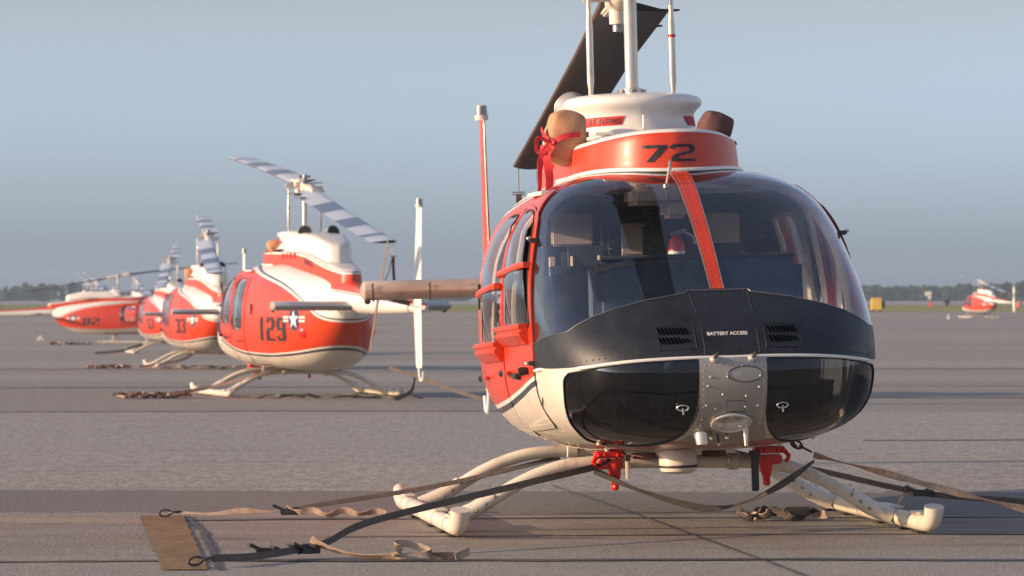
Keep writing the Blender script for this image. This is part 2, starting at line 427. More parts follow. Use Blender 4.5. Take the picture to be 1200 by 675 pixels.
def patch(name,mats,outer,holes,S,step,parent=None,off=0.,thick=0.,mirror=False,offfn=None):
    loops=[dens(outer,step)]+[dens(h,step) for h in holes]
    pts=[];edges=[]
    for lp in loops:
        b=len(pts); pts+=lp; edges+=[(b+i,b+(i+1)%len(lp)) for i in range(len(lp))]
    xs=[p[0] for p in loops[0]]; ys=[p[1] for p in loops[0]]
    nb=len(pts); B=pts[:]
    nx=int((max(xs)-min(xs))/step)+1; ny=int((max(ys)-min(ys))/step)+1
    bset={}
    for p in B: bset.setdefault((int(p[0]//step),int(p[1]//step)),[]).append(p)
    for i in range(nx+1):
        for j in range(ny+1):
            x=min(xs)+i*step+(.5*step if j%2 else 0); y=min(ys)+j*step
            if not inpoly(x,y,loops[0]) or any(inpoly(x,y,h) for h in loops[1:]): continue
            cx,cy=int(x//step),int(y//step); bad=False
            for a in (-1,0,1):
                for b in (-1,0,1):
                    for p in bset.get((cx+a,cy+b),()):
                        if (p[0]-x)**2+(p[1]-y)**2<(.55*step)**2: bad=True
            if not bad: pts.append((x,y))
    vo,eo,fo,*_=delaunay_2d_cdt([Vector(p) for p in pts],edges,[],0,1e-6)
    fs=[]
    for f in fo:
        cx=sum(vo[i][0] for i in f)/len(f); cy=sum(vo[i][1] for i in f)/len(f)
        if inpoly(cx,cy,loops[0]) and not any(inpoly(cx,cy,h) for h in loops[1:]): fs.append(list(f))
    V=[];NN=[]
    for v in vo:
        P=S(v[0],v[1]); n=grad(P); o=off+(offfn(v[0],v[1]) if offfn else 0)
        V.append(P+n*o); NN.append(n)
    # orientation
    out=[]
    for f in fs:
        a,b,c=V[f[0]],V[f[1]],V[f[2]]
        if (b-a).cross(c-a).dot(NN[f[0]])<0: f=f[::-1]
        out.append(f)
    fs=out; fm=[0]*len(fs)
    if thick:
        n0=len(V); ec={}
        for f in fs:
            for i in range(len(f)):
                a,b=f[i],f[(i+1)%len(f)]; ec[(a,b)]=1
        V+= [V[i]-NN[i]*thick for i in range(n0)]; NN+=[-n for n in NN]
        fs2=[[i+n0 for i in f[::-1]] for f in fs]
        rim=[]
        for (a,b) in ec:
            if (b,a) not in ec:
                k=len(V); V+=[V[a].copy(),V[b].copy(),V[b+n0].copy(),V[a+n0].copy()]
                rn=(V[b]-V[a]).cross(NN[a]); rn=rn.normalized() if rn.length>0 else NN[a]
                NN+=[rn]*4; rim.append([k+1,k,k+3,k+2])
        mi=1 if isinstance(mats,(list,tuple)) and len(mats)>1 else 0
        fs=fs+fs2+rim; fm=[0]*(len(fm))+[mi]*len(fs2)+[0]*len(rim)
    if mirror:
        V=[Vector((-v.x,v.y,v.z)) for v in V]; NN=[Vector((-n.x,n.y,n.z)) for n in NN]; fs=[f[::-1] for f in fs]
    if offfn: NN=None
    return mesh_obj(name,V,fs,mats,parent,True,fm,NN)
def seam(mb,pts,r=.004,off=.002,mi=0,seg=6):
    P=[p+grad(p)*off for p in pts]; mb.tube(P,r,seg,mi)
def mir(v): return Vector((-v.x,v.y,v.z))
# boundary line between nose part and cabin part (x>=0), from belly centre to roof centre
def yp(z): return lerp_tab([(.40,.85),(.8,.865),(1.0,.90),(1.2,.96),(1.35,1.03),(1.45,1.10),(1.52,1.18),(1.57,1.26)],z)
def Lline():
    th0=math.atan2(.475-ZC(q(.85)),Xyz(.85,.475)); pts=[aft(.85,-PI/2+(th0+PI/2)*i/14) for i in range(15)]
    z=.505
    while z<1.53: pts.append(Pyz(yp(z),z)); z+=.035
    zz=[Pyz(1.21,1.545),Pyz(1.28,1.585)]+[Pxy(x,y) for x,y in ((.665,1.35),(.60,1.40),(.5,1.415),(.38,1.405),(.25,1.38),(.1,1.35),(0,1.345))]
    cm=catmull(zz,5)
    return pts+cm
LL=Lline()
i_post=[i for i,p in enumerate(LL) if p.z>.83 and p.y<1.0 and p.x>.5][0]   # first post point above trim
EPS=0
rh={}
def rrect(y0,y1,z0,z1,r,n=5,tl=None):
    pts=[]
    for cx,cz,a0 in ((y1-r,z1-r,0),(y0+r,z1-r,90),(y0+r,z0+r,180),(y1-r,z0+r,270)):
        for k in range(n+1):
            a=R(a0+90*k/n); pts.append((cx+r*math.cos(a),cz+r*math.sin(a)))
    return pts
TANC=(0,0)
# door / window outlines (y,z)
DOORS=[dict(out=[(.0,0)],win=None)]
def door_outline_front():
    P=[(yp(.60)+.02,.60)]
    z=.66
    while z<1.52: P.append((yp(z)+.02,z)); z+=.06
    P+=[(1.25,1.565),(1.34,1.60),(1.43,1.62),(1.55,1.63),(1.72,1.635),(1.745,1.6),(1.75,1.4),(1.75,1.0),(1.75,.6),(1.74,.53),(1.70,.505),(1.3,.525),(.95,.545),(.895,.565)]
    return P
door1=door_outline_front()
door2=[(1.79,1.6),(1.80,1.625),(2.2,1.625),(2.42,1.61),(2.53,1.56),(2.60,1.45),(2.63,1.25),(2.63,.75),(2.60,.58),(2.53,.50),(2.40,.47),(1.83,.475),(1.79,.50),(1.79,1.0)]
win1=[(.975,1.05),(.985,1.1),(1.06,1.3),(1.13,1.42),(1.21,1.51),(1.31,1.575),(1.40,1.60),(1.56,1.605),(1.63,1.56),(1.655,1.50),(1.66,1.2),(1.655,1.03),(1.62,.985),(1.5,.975),(1.12,.99)]
win2=[(1.88,.98),(1.87,1.05),(1.87,1.48),(1.89,1.56),(1.95,1.59),(2.22,1.59),(2.38,1.56),(2.46,1.45),(2.50,1.3),(2.50,1.0),(2.47,.93),(2.38,.90),(1.95,.91)]
sky_=[(.40,1.47),(.57,1.46),(.61,1.50),(.62,1.74),(.59,1.78),(.45,1.78),(.42,1.74),(.39,1.50)]
def yz2A(P): return [toA(Pyz(y,z)) for y,z in P]
def front_pts(P,n=4): # (x,z) smooth
    return [toF(Pxz(x,z)) for x,z in P]
TRIM=[(0,.885),(.2,.886),(.4,.880),(.55,.868),(.68,.850)]         # lower edge of black panel
trim3=[Pxz(x,z) for x,z in TRIM]+[Pyz(.70,.838),Pyz(.79,.832),Pyz(yp(.83),.83)]
trim3=catmull(trim3,5)
BASE=[(0,1.188),(.145,1.188),(.155,1.178),(.23,1.166),(.35,1.148),(.5,1.112),(.60,1.078),(.67,1.044),(.715,1.012)]
base3=[Pxz(x,z) for x,z in BASE]+[Pyz(.64,.985),Pyz(.77,.965),Pyz(yp(.948),.948)]
CH=[(.157,.872),(.157,.80),(.158,.70),(.165,.62),(.185,.555),(.225,.505),(.30,.468),(.40,.457),(.50,.463),(.58,.487),(.65,.535),(.70,.59),(.73,.66),(.742,.74),(.742,.79),(.73,.812),(.71,.823),(.55,.853),(.4,.866),(.2,.872)]
def catm2(P,n=3): return [(v.x,v.y) for v in catmull([Vector((a,b,0)) for a,b in P],n,True)]
# ------------------------------------------------------------------ text
def text_mesh(s,size,mapfn,name,mat,parent,bold=0.0,sx=1.0,sub=True):
    cu=bpy.data.curves.new('t','FONT'); cu.body=s; cu.size=size; cu.align_x='CENTER'; cu.align_y='CENTER'; cu.offset=bold; cu.resolution_u=3
    o=bpy.data.objects.new('t',cu); COL.objects.link(o)
    dg=bpy.context.evaluated_depsgraph_get(); me=bpy.data.meshes.new_from_object(o.evaluated_get(dg))
    bpy.data.objects.remove(o)
    bm=bmesh.new(); bm.from_mesh(me)
    if sub: bmesh.ops.subdivide_edges(bm,edges=[e for e in bm.edges if e.calc_length()>size*.25],cuts=2)
    bmesh.ops.triangulate(bm,faces=bm.faces[:])
    bm.verts.index_update()
    V=[mapfn(v.co.x*sx,v.co.y) for v in bm.verts]; Fc=[[v.index for v in f.verts] for f in bm.faces]
    bm.free(); bpy.data.meshes.remove(me)
    return mesh_obj(name,V,Fc,mat,parent,False)
GL={'0':["0111110","1100011","1100011","1100011","1100011","1100011","1100011","1100011","0111110"],
'1':["0001100","0001100","0001100","0001100","0001100","0001100","0001100","0001100","0001100"],
'2':["0111110","1100011","0000011","0000011","0111110","1100000","1100000","1100000","1111111"],
'3':["0111110","1100011","0000011","0000011","0011110","0000011","0000011","1100011","0111110"],
'5':["1111111","1100000","1100000","1100000","1111110","0000011","0000011","1100011","0111110"],
'8':["0111110","1100011","1100011","1100011","0111110","1100011","1100011","1100011","0111110"],
'9':["0111110","1100011","1100011","1100011","0111111","0000011","0000011","1100011","0111110"]}
def glyphs(s,w,h,gap,mapfn,name,mat,parent):
    mb=MB(); tot=len(s)*w+(len(s)-1)*gap; x0=-tot/2
    for ch in s:
        g=GL[ch]; cw=w/7; chh=h/9
        for r,row in enumerate(g):
            c=0
            while c<7:
                if row[c]=='1':
                    e=c
                    while e<7 and row[e]=='1': e+=1
                    ex=.42*cw
                    a=x0+c*cw-ex; a2_=x0+e*cw+ex; t=h/2-r*chh; m__=max(1,e-c)
                    for q__ in range(m__):
                        u0_=a+(a2_-a)*q__/m__; u1_=a+(a2_-a)*(q__+1)/m__
                        mb.add([mapfn(u0_,t-chh),mapfn(u1_,t-chh),mapfn(u1_,t),mapfn(u0_,t)],[[0,1,2,3]])
                    c=e
                else: c+=1
        x0+=w+gap
    return mesh_obj(name,mb.v,mb.f,mat,parent,False)
def flatpoly(name,polys,mapfn,mat,parent,step=.02):
    V=[];Fc=[]
    for P in polys:
        pts=dens(P,step); n=len(pts)
        vo,eo,fo,*_=delaunay_2d_cdt([Vector(p) for p in pts],[(i,(i+1)%n) for i in range(n)],[],0,1e-7)
        b=len(V); V+=[mapfn(v[0],v[1]) for v in vo]
        for f in fo:
            cx=sum(vo[i][0] for i in f)/3; cy=sum(vo[i][1] for i in f)/3
            if inpoly(cx,cy,P): Fc.append([i+b for i in f])
    return mesh_obj(name,V,Fc,mat,parent,False)
def side_map(yc,zc_,off=.006,sgn=1,up=True):
    """text x runs so it reads correctly from outside. port side(+x) seen from outside: right = +y ... """
    def f(u,v):
        y=yc+(u if sgn>0 else -u); z=zc_+v
        P=Pyz(y,z); P=P+grad(P)*off
        return P if sgn>0 else mir(P)
    return f
# ------------------------------------------------------------------ helicopter
DETAIL=set()
def detail(o): DETAIL.add(o.name); return o
def plan_x(tab,y): return tab(y)
def build_helicopter(root):
    SK=.0
    # ---- nose shell
    lower=[p for p in LL if p.z<.83 and p.x>=0 and p.y<1.0]
    half=[toF(p) for p in lower]                        # belly centre -> side at trim height
    tr=[toF(p) for p in reversed(trim3)]                # side -> centre
    right=half+tr
    left=[(-a,b) for a,b in reversed(right[:-1])]
    left=left[:-1]
    outer=right+left
    chs=[toF(Pxz(x,z)) for x,z in catm2(CH)]
    holes=[chs,[(-a,b) for a,b in reversed(chs)]]
    patch('nose_shell',[M['nosepaint'],M['dark']],outer,holes,SF,.022,root,0,.012)
    # chin windows
    for s in (False,True):
        patch('chin_window',M['chin'],chs,[],SF,.02,root,-.002,0,s)
    mb=MB()
    for s in (1,-1):
        pts=[Pxz(x,z) for x,z in catm2(CH)]; pts.append(pts[0])
        if s<0: pts=[p for p in pts]
        P=[p+grad(p)*.001 for p in pts]
        if s<0: P=[mir(p) for p in P]
        mb.tube(P,.0045,6)
    detail(mb.build('chin_window_seal',M['rubber'],root))
    # black nose panel
    pb=[toF(p) for p in base3]; pt=[toF(p) for p in trim3]
    poly=pt+list(reversed(pb)); pl=[(-a,b) for a,b in reversed(poly)]
    # join at centre
    full=pt+list(reversed(pb))[:-1]+[(-a,b) for a,b in pb][0:]+[(-a,b) for a,b in reversed(pt)][:-1]
    nose=patch('black_nose_panel',M['black'],full,[],SF,.02,root,.004,.010)
    mb=MB()
    t2=[p for p in trim3]; line=[mir(p) for p in reversed(t2[1:])]+t2
    mb2=MB(); P=[]
    for p in line:
        n=grad(p) if p.x>=0 else mir(grad(mir(p)))
        P.append(p+n*.003+Vector((0,0,-.006)))
    mb2.tube(P,.0085,8); mb2.build('white_trim_line',M['white'],root)
    # panel gap lines, rivets on black panel
    for s in (1,-1):
        pts=[Pxz(s*x,z) for x,z in ((.14,1.185),(.135,1.1),(.13,1.0),(.128,.95),(.128,.895))]
        pts=catmull(pts,5); mb.tube([p+grad(p)*.0030 for p in pts],.0022,5,0)
    for k in range(60):
        t=-1+2*k/59; i=min(int(abs(t)*(len(trim3)-1)),len(trim3)-1); p=trim3[i]
        p=Pxz(p.x,p.z+.022) if p.y<.6 else Pyz(p.y,p.z+.022)
        n=grad(p); p=p+n*.004
        if t<0: p=mir(p);n=mir(n)
        mb.dome(p,n,.0042,.003,6,0)
    for k in range(9):
        p=Pxz(-.12+.24*k/8,1.168); n=grad(p); mb.dome(p+n*.004,n,.004,.003,6,0)
    detail(mb.build('panel_seam_rivets',M['rubber'],nose))
    for s in (1,-1):
        mb=MB()
        fr=[(s*.165,1.03),(s*.335,1.022),(s*.335,.915),(s*.165,.922)]
        pts=[]
        for a,b in zip(fr,fr[1:]+fr[:1]):
            for j in range(6): pts.append((a[0]+(b[0]-a[0])*j/6,a[1]+(b[1]-a[1])*j/6))
        pp=[Pxz(x,z) for x,z in pts]; pp.append(pp[0]); mb.tube([p+grad(p)*.005 for p in pp],.0018,5,0)
        pol=[]
        for r in range(2):
            for k in range(8):
                x=s*(.190+.0175*k) if s>0 else -.325+.0175*k; z=1.000-.043*r; hh=.0165 if not (r==1 and k>5) else .010; sk_=.006
                w_=.0052
                pol.append([(x-w_-sk_,z+hh*.8),(x-sk_,z+hh),(x+w_-sk_,z+hh*.8),(x+w_+sk_,z-hh*.8),(x+sk_,z-hh),(x-w_+sk_,z-hh*.8)])
        v=mb.build('air_vent',[M['black'],M['void']],nose)
        flatpoly('vent_slots',pol,lambda a_,b_:(lambda p:p+grad(p)*.0085)(Pxz(a_,b_)),M['void'],v,.012)
    text_mesh('BATTERY ACCESS',.021,lambda u,v:(lambda p:p+grad(p)*.006)(Pxz(-.012+u,.985+v)),'battery_access_lettering',M['white'],nose,.0006,1.15)
    # grey centre nose panel
    G=[(x,.875) for x in (.157,.08,0,-.08,-.157)]+[(-.157,z) for z in (.8,.7,.62)]+[(-.165,.56),(-.185,.52),(-.2,.49),(-.1,.475),(0,.472),(.1,.475),(.2,.49),(.185,.52),(.165,.56)]+[(.157,z) for z in (.62,.7,.8)]
    gp=patch('grey_nose_panel',M['grey'],[toF(Pxz(x,z)) for x,z in G],[],SF,.02,root,.007,.008)
    mb=MB()
    rv=[]
    for k in range(12): rv.append((-.135+.27*k/11,.845))
    for z in [.82-.028*k for k in range(12)]: rv+=[(-.14,z),(.14,z)]
    big=[(-.11,.79),(-.03,.79),(.125,.79),(-.12,.75),(.12,.74),(-.05,.71),(.06,.70),(-.125,.66),(.118,.655),(-.08,.645),(.06,.65),(.04,.84),(.09,.845)]
    for x,z in rv:
        p=Pxz(x,z); n=grad(p); mb.dome(p+n*.007,n,.0033,.003,6,0)
    for x,z in big:
        p=Pxz(x,z); n=grad(p); mb.dome(p+n*.007,n,.0065,.007,8,0)
    # oval access cover
    ov=[Pxz(.055+.082*math.cos(a),.80+.036*math.sin(a)) for a in [2*PI*k/28 for k in range(29)]]
    mb.tube([p+grad(p)*.007 for p in ov],.0025,6,1)
    ov=[Pxz(x,z) for x,z in ((-.03,.68),(.055,.68),(.055,.63),(-.03,.63),(-.03,.68))]
    mb.tube([p+grad(p)*.007 for p in ov],.0018,5,1)
    detail(mb.build('panel_fasteners',[M['metal'],M['darkmetal']],gp))
    # landing light
    c=Pxz(0.0,.582); n=grad(c); c=c+n*.004
    rot=n.to_track_quat('Z','Y').to_matrix(); 
    S2=Matrix.Diagonal((1.0,.72,1.0))
    tr_=rot@S2
    mb=MB(); mb.lathe(c,[(.083,.0),(.092,.006),(.098,.012),(.093,.018),(.082,.02),(.078,.012)],40,0,rot=tr_)
    ll=mb.build('landing_light',M['metal'],gp)
    mb=MB(); mb.lathe(c,[(.079,.014),(.06,.022),(.03,.028),(.0005,.03)],36,0,rot=tr_); mb.build('light_lens',M['lens'],gp)
    mb=MB(); mb.lathe(c,[(.078,.012),(.06,.0),(.035,-.008+.01),(.018,.004),(.0005,.012)],36,0,rot=tr_); mb.build('light_reflector',M['metal'],gp)
    # pitot, drains and small probes
    for x in (-.09,.09):
        mb=MB()
        c=Pxz(x,.872)+Vector((0,-.012,0)); mb.dome(c+Vector((0,.005,0)),(0,-1,0),.021,.028,12,0)
        mb.cyl(c+Vector((0,-.02,.005)),c+Vector((.012,-.035,.03)),.008,8,1)
        detail(mb.build('hinge_latch',[M['metal'],M['darkmetal']],gp))
    for x,z,l in ((-.085,.535,.03),(-.045,.52,.045),(-.01,.535,.03)):
        mb=MB(); p=Pxz(x,z); mb.cyl(p,p+Vector((0,-.03,-l)),.0045,8,1); mb.dome(p+Vector((0,-.03,-l)),(0,0,-1),.011,.014,8,0); detail(mb.build('drain_probe',[M['metal'],M['darkmetal']],gp))
    mb=MB(); p=Pxz(-.125,.52); mb.tube([p+Vector((0,.02,.02)),p+Vector((0,-.03,-.01)),p+Vector((0,-.035,-.05))],[.034,.034,.026],14,0); detail(mb.build('air_scoop',M['metal'],gp))
    mb=MB(); p=Pxz(.075,.545); mb.tube([p,p+Vector((0,-.03,-.005)),p+Vector((0,-.035,-.085))],[.018,.014,.008],10,0)
    detail(mb.build('pitot_probe',M['metal'],gp))
    # defog ring handles on chin glass
    for s in (-1,1):
        mb=MB(); p=Pxz(s*.235,.655); n=grad(p); rr=n.to_track_quat('Z','Y').to_matrix()@Matrix.Diagonal((1,.55,1))
        mb.lathe(p+n*.012,[(.022,0),(.028,.004),(.031,0),(.028,-.004),(.022,0)],20,0,rot=rr); mb.cyl(p+n*.012,p+n*.005+Vector((.004,0,-.035)),.004,6,0)
        detail(mb.build('chin_vent_ring',M['metal'],root))
    # ---- windscreens
    tops=[p for p in LL if p.z>.985]
    inner=[Pxz(.034,1.188)]
    # ray along centre : sample x=.034..045 from base to top
    n=14; cen=[]
    for i in range(n+1):
        t=i/n; y=.362+(1.345-.362)*t; x=.031+.014*t; cen.append(Pxy(x,y))
    tp=[p for p in tops if p.x>.05]
    idx=[i for i,p in enumerate(base3) if p.x>.036]
    base_r=[Pxz(.034,1.188)]+[p for p in base3 if p.x>.036]
    poly=[toF(p) for p in base_r]+[toF(p) for p in tp]+[toF(p) for p in reversed(cen[1:])]
    for s in (False,True):
        patch('windscreen',M['glass'],poly,[],SF,.022,root,0,0,s)
    # centre post
    cl=[toF(p) for p in cen]; cr=[(-a,b) for a,b in cl]
    post=patch('windscreen_post',M['red'],cl+list(reversed(cr)),[],SF,.018,root,.010,.016)
    mb=MB()
    for k in range(34):
        t=(k+.5)/34; y=.362+(1.345-.362)*t
        for s in (-1,1):
            p=Pxy(s*(.016+.008*t),y); nn=grad(p); mb.dome(p+nn*.010,nn,.0042,.0035,6,0)
    detail(mb.build('post_rivets',M['red'],post))
    mb=MB(); 
    for s in (-1,1):
        P=[p+grad(p)*.008 for p in cen]; 
        if s<0: P=[mir(p) for p in P]
        mb.tube(P,.0035,6)
    line=[p for p in base3 if p.x>=0]; P=[mir(p) for p in reversed(line[1:])]+line
    P=[p+(grad(p) if p.x>=0 else mir(grad(mir(p))))*.006 for p in P]; mb.tube(P,.0025,6)
    detail(mb.build('windscreen_seal',M['steel'],root))
    # ---- cabin shell halves
    Lf=[toA(p) for p in LL]
    Lf[0]=(.85,-PI/2*.9); Lf[-1]=(1.345,PI/2*.9)
    NYS=[1.5+ .0]
    outerA=Lf+[(5.45,PI/2*.9),(5.45,-PI/2*.9)]
    D1=yz2A(door1); D2=yz2A(door2); W1=yz2A(win1); W2=yz2A(win2); SKY=[toA(Pxy(x,y)) for x,y in sky_]
    V=[];
    cab=[]
    for s in (False,True):
        o=patch('cabin_shell',[M['livery'],M['interior']],outerA,[D1,D2,SKY],SA,.045,root,0,.015,s); cab.append(o)
        patch('skylight',M['skylight'],SKY,[],SA,.05,root,.001,0,s)
    # join halves into one shell
    a,b=cab
    me=bpy.data.meshes.new('cabin_shell')
    va=[v.co.copy() for v in a.data.vertices]+[v.co.copy() for v in b.data.vertices]; na=len(a.data.vertices)
    fa=[list(p.vertices) for p in a.data.polygons]+[[i+na for i in p.vertices] for p in b.data.polygons]
    fmi=[p.material_index for p in a.data.polygons]+[p.material_index for p in b.data.polygons]
    ntri=0
    # normals again
    def vn(o):
        me_=o.data; res=[Vector((0,0,0))]*len(me_.vertices)
        for lp in me_.loops: res[lp.vertex_index]=Vector(me_.corner_normals[lp.index].vector)
        return res
    nn=vn(a)+vn(b)
    for o in cab: m_=o.data; bpy.data.objects.remove(o); bpy.data.meshes.remove(m_)
    shell=mesh_obj('cabin_shell',va,fa,[M['livery'],M['interior']],root,True,fmi,nn)
    # tail end cap
    mb=MB(); ring=[aft(5.45,2*PI*k/32) for k in range(32)]; mb.add(ring+[Vector((0,5.53,1.33))],[[k,(k+1)%32,32] for k in range(32)])
    mb.build('tail_cap',M['livery'],root)
    # doors
    for s in (True,False):
        for D,Wn,bar,sill,nm,y0,y1 in ((D1,W1,1.335,1.02,'front_door',1.06,1.70),(D2,W2,1.235,.925,'rear_door',1.85,2.52)):
            d=patch(nm,[M['livery'],M['interior']],D,[Wn],SA,.03,root,.007,.030,s)
            us=[p[0] for p in Wn]; vs=[p[1] for p in Wn]; u0,u1,v0,v1=min(us),max(us),min(vs),max(vs)
            def bul(u,v):
                return .05*max(0,math.sin(PI*(u-u0)/(u1-u0)))**.5*max(0,math.sin(PI*(v-v0)/(v1-v0)))**.5
            patch('door_window',M['sideglass'],Wn,[],SA,.03,d,.004,0,s,bul if s else (lambda u,v:0.0))
            g=-1 if s else 1
            # frame bar, sill with grooves, outlines
            mb=MB()
            def sw(prof,z_fn,ya,yb):
                nn=12; vs_=[];fs_=[]
                for i in range(nn+1):
                    y=ya+(yb-ya)*i/nn; z=z_fn(y); P=Pyz(y,z); nrm=grad(P); nrm.z=0; nrm.normalize()
                    e=min(1,min(i,nn-i)/1.0+.75)
                    for (dd,dz) in prof:
                        v=P+nrm*(dd*e)+Vector((0,0,dz)); vs_.append(v if g>0 else mir(v))
                m_=len(prof)
                for i in range(nn):
                    for k in range(m_):
                        a_=i*m_+k;b_=i*m_+(k+1)%m_; fs_.append([a_,b_,b_+m_,a_+m_])
                fs_+=[list(range(m_)),list(range(nn*m_,nn*m_+m_))]
                mb.add(vs_,fs_)
            if s: sw([(.02,-.014),(.062,-.014),(.066,0),(.062,.014),(.02,.016)],lambda y:bar-.07*(y-y0),y0-.03,y1)
            if s: sw([(0,-.075),(.03,-.07),(.062,-.035),(.070,-.028),(.070,-.012),(.060,-.008),(.060,0),(.078,.004),(.078,.022),(.062,.03),(0,.03)],lambda y:sill-.03*(y-y0),y0-.06,y1+.02)
            if s: mb.build('window_sill_frame',M['red'],d)
            mb=MB()
            P=[Pyz(y,z) for y,z in (win1 if nm=='front_door' else win2)]; P=catmull(P,3,True); P.append(P[0]); P=[p+grad(p)*.009 for p in P]
            if g<0: P=[mir(p) for p in P]
            mb.tube(P,.005,6,2)
            # slanted vertical slider rail
            ym=(y0+y1)/2+.05; P=[Pyz(ym,z)+Vector((.052,0,0)) for z in (sill+.03,bar-.08)]
            if g<0: P=[mir(p) for p in P]
            if s: mb.cyl(P[0],P[1],.006,8,1)
            mb.build('window_frame',[M['red'],M['steel'],M['rubber']],d)
            mb=MB()
            P=[Pyz(y,z) for y,z in (door1 if nm=='front_door' else door2)]; P.append(P[0]); P=[p+grad(p)*.003 for p in P]
            if g<0: P=[mir(p) for p in P]
            mb.tube(P,.0035,5,0)
            detail(mb.build('door_seal',M['rubber'],d))
            hy,hz=(1.62,.80) if nm=='front_door' else (2.48,.76)
            if nm=='front_door':
                mb=MB(); p=Pyz(1.05,.82); nm_=grad(p); pts=[(p+nm_*.005,.016),(p+nm_*.03,.022),(p+nm_*.055,.018)]
                mb.tube([a_ if g>0 else mir(a_) for a_,_ in pts],[b_ for _,b_ in pts],10,0); mb.build('door_knob',M['rubber'],d)
                mb=MB(); p=Pyz(1.35,.79); nm_=grad(p); c_=p+nm_*.02; c_=c_ if g>0 else mir(c_); mb.box(c_,(.03,.16,.03),None,0,.006); mb.build('door_latch',M['rubber'],d)
            mb=MB(); p=Pyz(hy,hz); nm_=grad(p); c_=p+nm_*.022; c_=c_ if g>0 else mir(c_)
            mb.box(c_,(.022,.13,.022),None,1,.006); c2=p+nm_*.045; c2=c2 if g>0 else mir(c2); mb.dome(c2,(g,0,0),.018,.02,8,0)
            mb.build('door_handle',[M['rubber'],M['red']],d)
            mb=MB(); op=door1 if nm=='front_door' else door2
            cy=sum(a_ for a_,_ in op)/len(op); cz=sum(b_ for _,b_ in op)/len(op)
            for (ya_,za_) in dens([(cy+(a_-cy)*.94,cz+(b_-cz)*.96) for a_,b_ in op],.055):
                p=Pyz(ya_,za_); nr=grad(p); pp=p+nr*.0068; mb.dome(pp if g>0 else mir(pp),nr if g>0 else mir(nr),.0042,.003,6,0)
            detail(mb.build('door_rivets',M['livery'],d))
            # interior frame lining: cream trim with red strip inside
            mb=MB()
            P=[Pyz(y,z) for y,z in (win1 if nm=='front_door' else win2)]; P=catmull(P,3,True); P.append(P[0]); P=[p-grad(p)*.035 for p in P]
            if g<0: P=[mir(p) for p in P]
            mb.tube(P,.016,6,0)
            detail(mb.build('window_lining',M['tanpanel'],d))
        # pillar hinges at front post
        for z in (.86,1.45):
            mb=MB(); p=Pyz(yp(z)+.0,z); nm_=grad(p); c_=p+nm_*.015; cc=c_ if not s else mir(c_)
            mb.box(cc,(.04,.05,.022),None,0,.004); c2=p+nm_*.035; c2=c2 if not s else mir(c2); mb.dome(c2,(1 if not s else -1,-.5,0),.012,.02,8,1)
            detail(mb.build('door_hinge',[M['darkmetal'],M['metal']],root))
    # A pillar strip
    for s in (False,True):
        st=[p for p in LL if p.z>.84 and p.x>.60]
        mb=MB()
        vs_=[];fs_=[];pw=None
        for i,p in enumerate(st):
            nrm=grad(p); t=(st[min(i+1,len(st)-1)]-st[max(i-1,0)]).normalized(); w=nrm.cross(t).normalized()
            if pw is not None and w.dot(pw)<0: w=-w
            pw=w
            hw=.015
            for a_,b_ in ((-hw,.003),(-hw,.011 if s else .005),(hw,.011 if s else .005),(hw,.003)):
                v=p+w*a_+nrm*b_; vs_.append(v if not s else mir(v))
        for i in range(len(st)-1):
            for k in range(4) if False else range(3): a_=i*4+k; fs_.append([a_,a_+1,a_+5,a_+4])
        mb.add(vs_,fs_); mb.build('door_post_trim',M['red'],root)
    # white belly joint and rivet rows on lower cabin
    mb=MB()
    for s in (-1,1):
        for zc_,y0_,y1_,nn_ in ((.47,.95,1.7,10),):
            pass
        for k in range(30):
            y=.55+k*.1; 
            if y>3.4: break
            p=Pyz(y,.43+.02*math.sin(k)); nm_=grad(p); mb.dome((p+nm_*.0005) if s>0 else mir(p+nm_*.0005),nm_ if s>0 else mir(nm_),.006,.004,6,0)
        for th in (-25,-32,-40,-50,-60,-70):
            p=aft(.93,R(th)); nm_=grad(p); mb.dome(p if s>0 else mir(p),nm_ if s>0 else mir(nm_),.0055,.004,6,0)
        pts=[aft(.92,R(-40-50*k/12)) for k in range(13)]; pts=[p+grad(p)*.001 for p in pts]
        mb.tube(pts if s>0 else [mir(p) for p in pts],.0025,5,0)
        pts=[aft(.90+k*.12,R(-50)) for k in range(16)]; pts=[p+grad(p)*.001 for p in pts]
        mb.tube(pts if s>0 else [mir(p) for p in pts],.0025,5,0)
        p=Pyz(.80,.68); nm_=grad(p); c_=p+nm_*.004; mb.box(c_ if s>0 else mir(c_),(.006,.012,.05),None,1,.002)
        for y,z in ((1.1,.425),(.75,.47)):
            p=Pyz(y,z); nm_=grad(p); mb.dome(p if s>0 else mir(p),nm_ if s>0 else mir(nm_),.014,.016,8,0)
    for s in (-1,1):
        for yr in (1.77,2.66,3.35,4.1):
            for k in range(22):
                th=-50+k*5.6; p=aft(yr,R(th)); nr=grad(p); mb.dome(p if s>0 else mir(p),nr if s>0 else mir(nr),.0045,.003,6,2)
        for z_ in (.50,):
            for k in range(40):
                y_=.95+k*.06; p=Pyz(y_,z_-.0); nr=grad(p); mb.dome(p if s>0 else mir(p),nr if s>0 else mir(nr),.0045,.0035,6,2)
    detail(mb.build('belly_rivets',[M['cream'],M['darkmetal'],M['livery']],root))
    # free air probe on windscreen top
    mb=MB(); p=Pxy(-.10,1.12); mb.lathe(p,[(.016,-.005),(.014,.01),(.006,.016)],12,0); mb.cyl(p,p+Vector((.02,-.02,.12)),.0055,8,1); mb.cyl(p+Vector((.018,-.018,.08)),p+Vector((.02,-.02,.125)),.008,8,0)
    detail(mb.build('air_temperature_probe',[M['steel'],M['metal']],root))
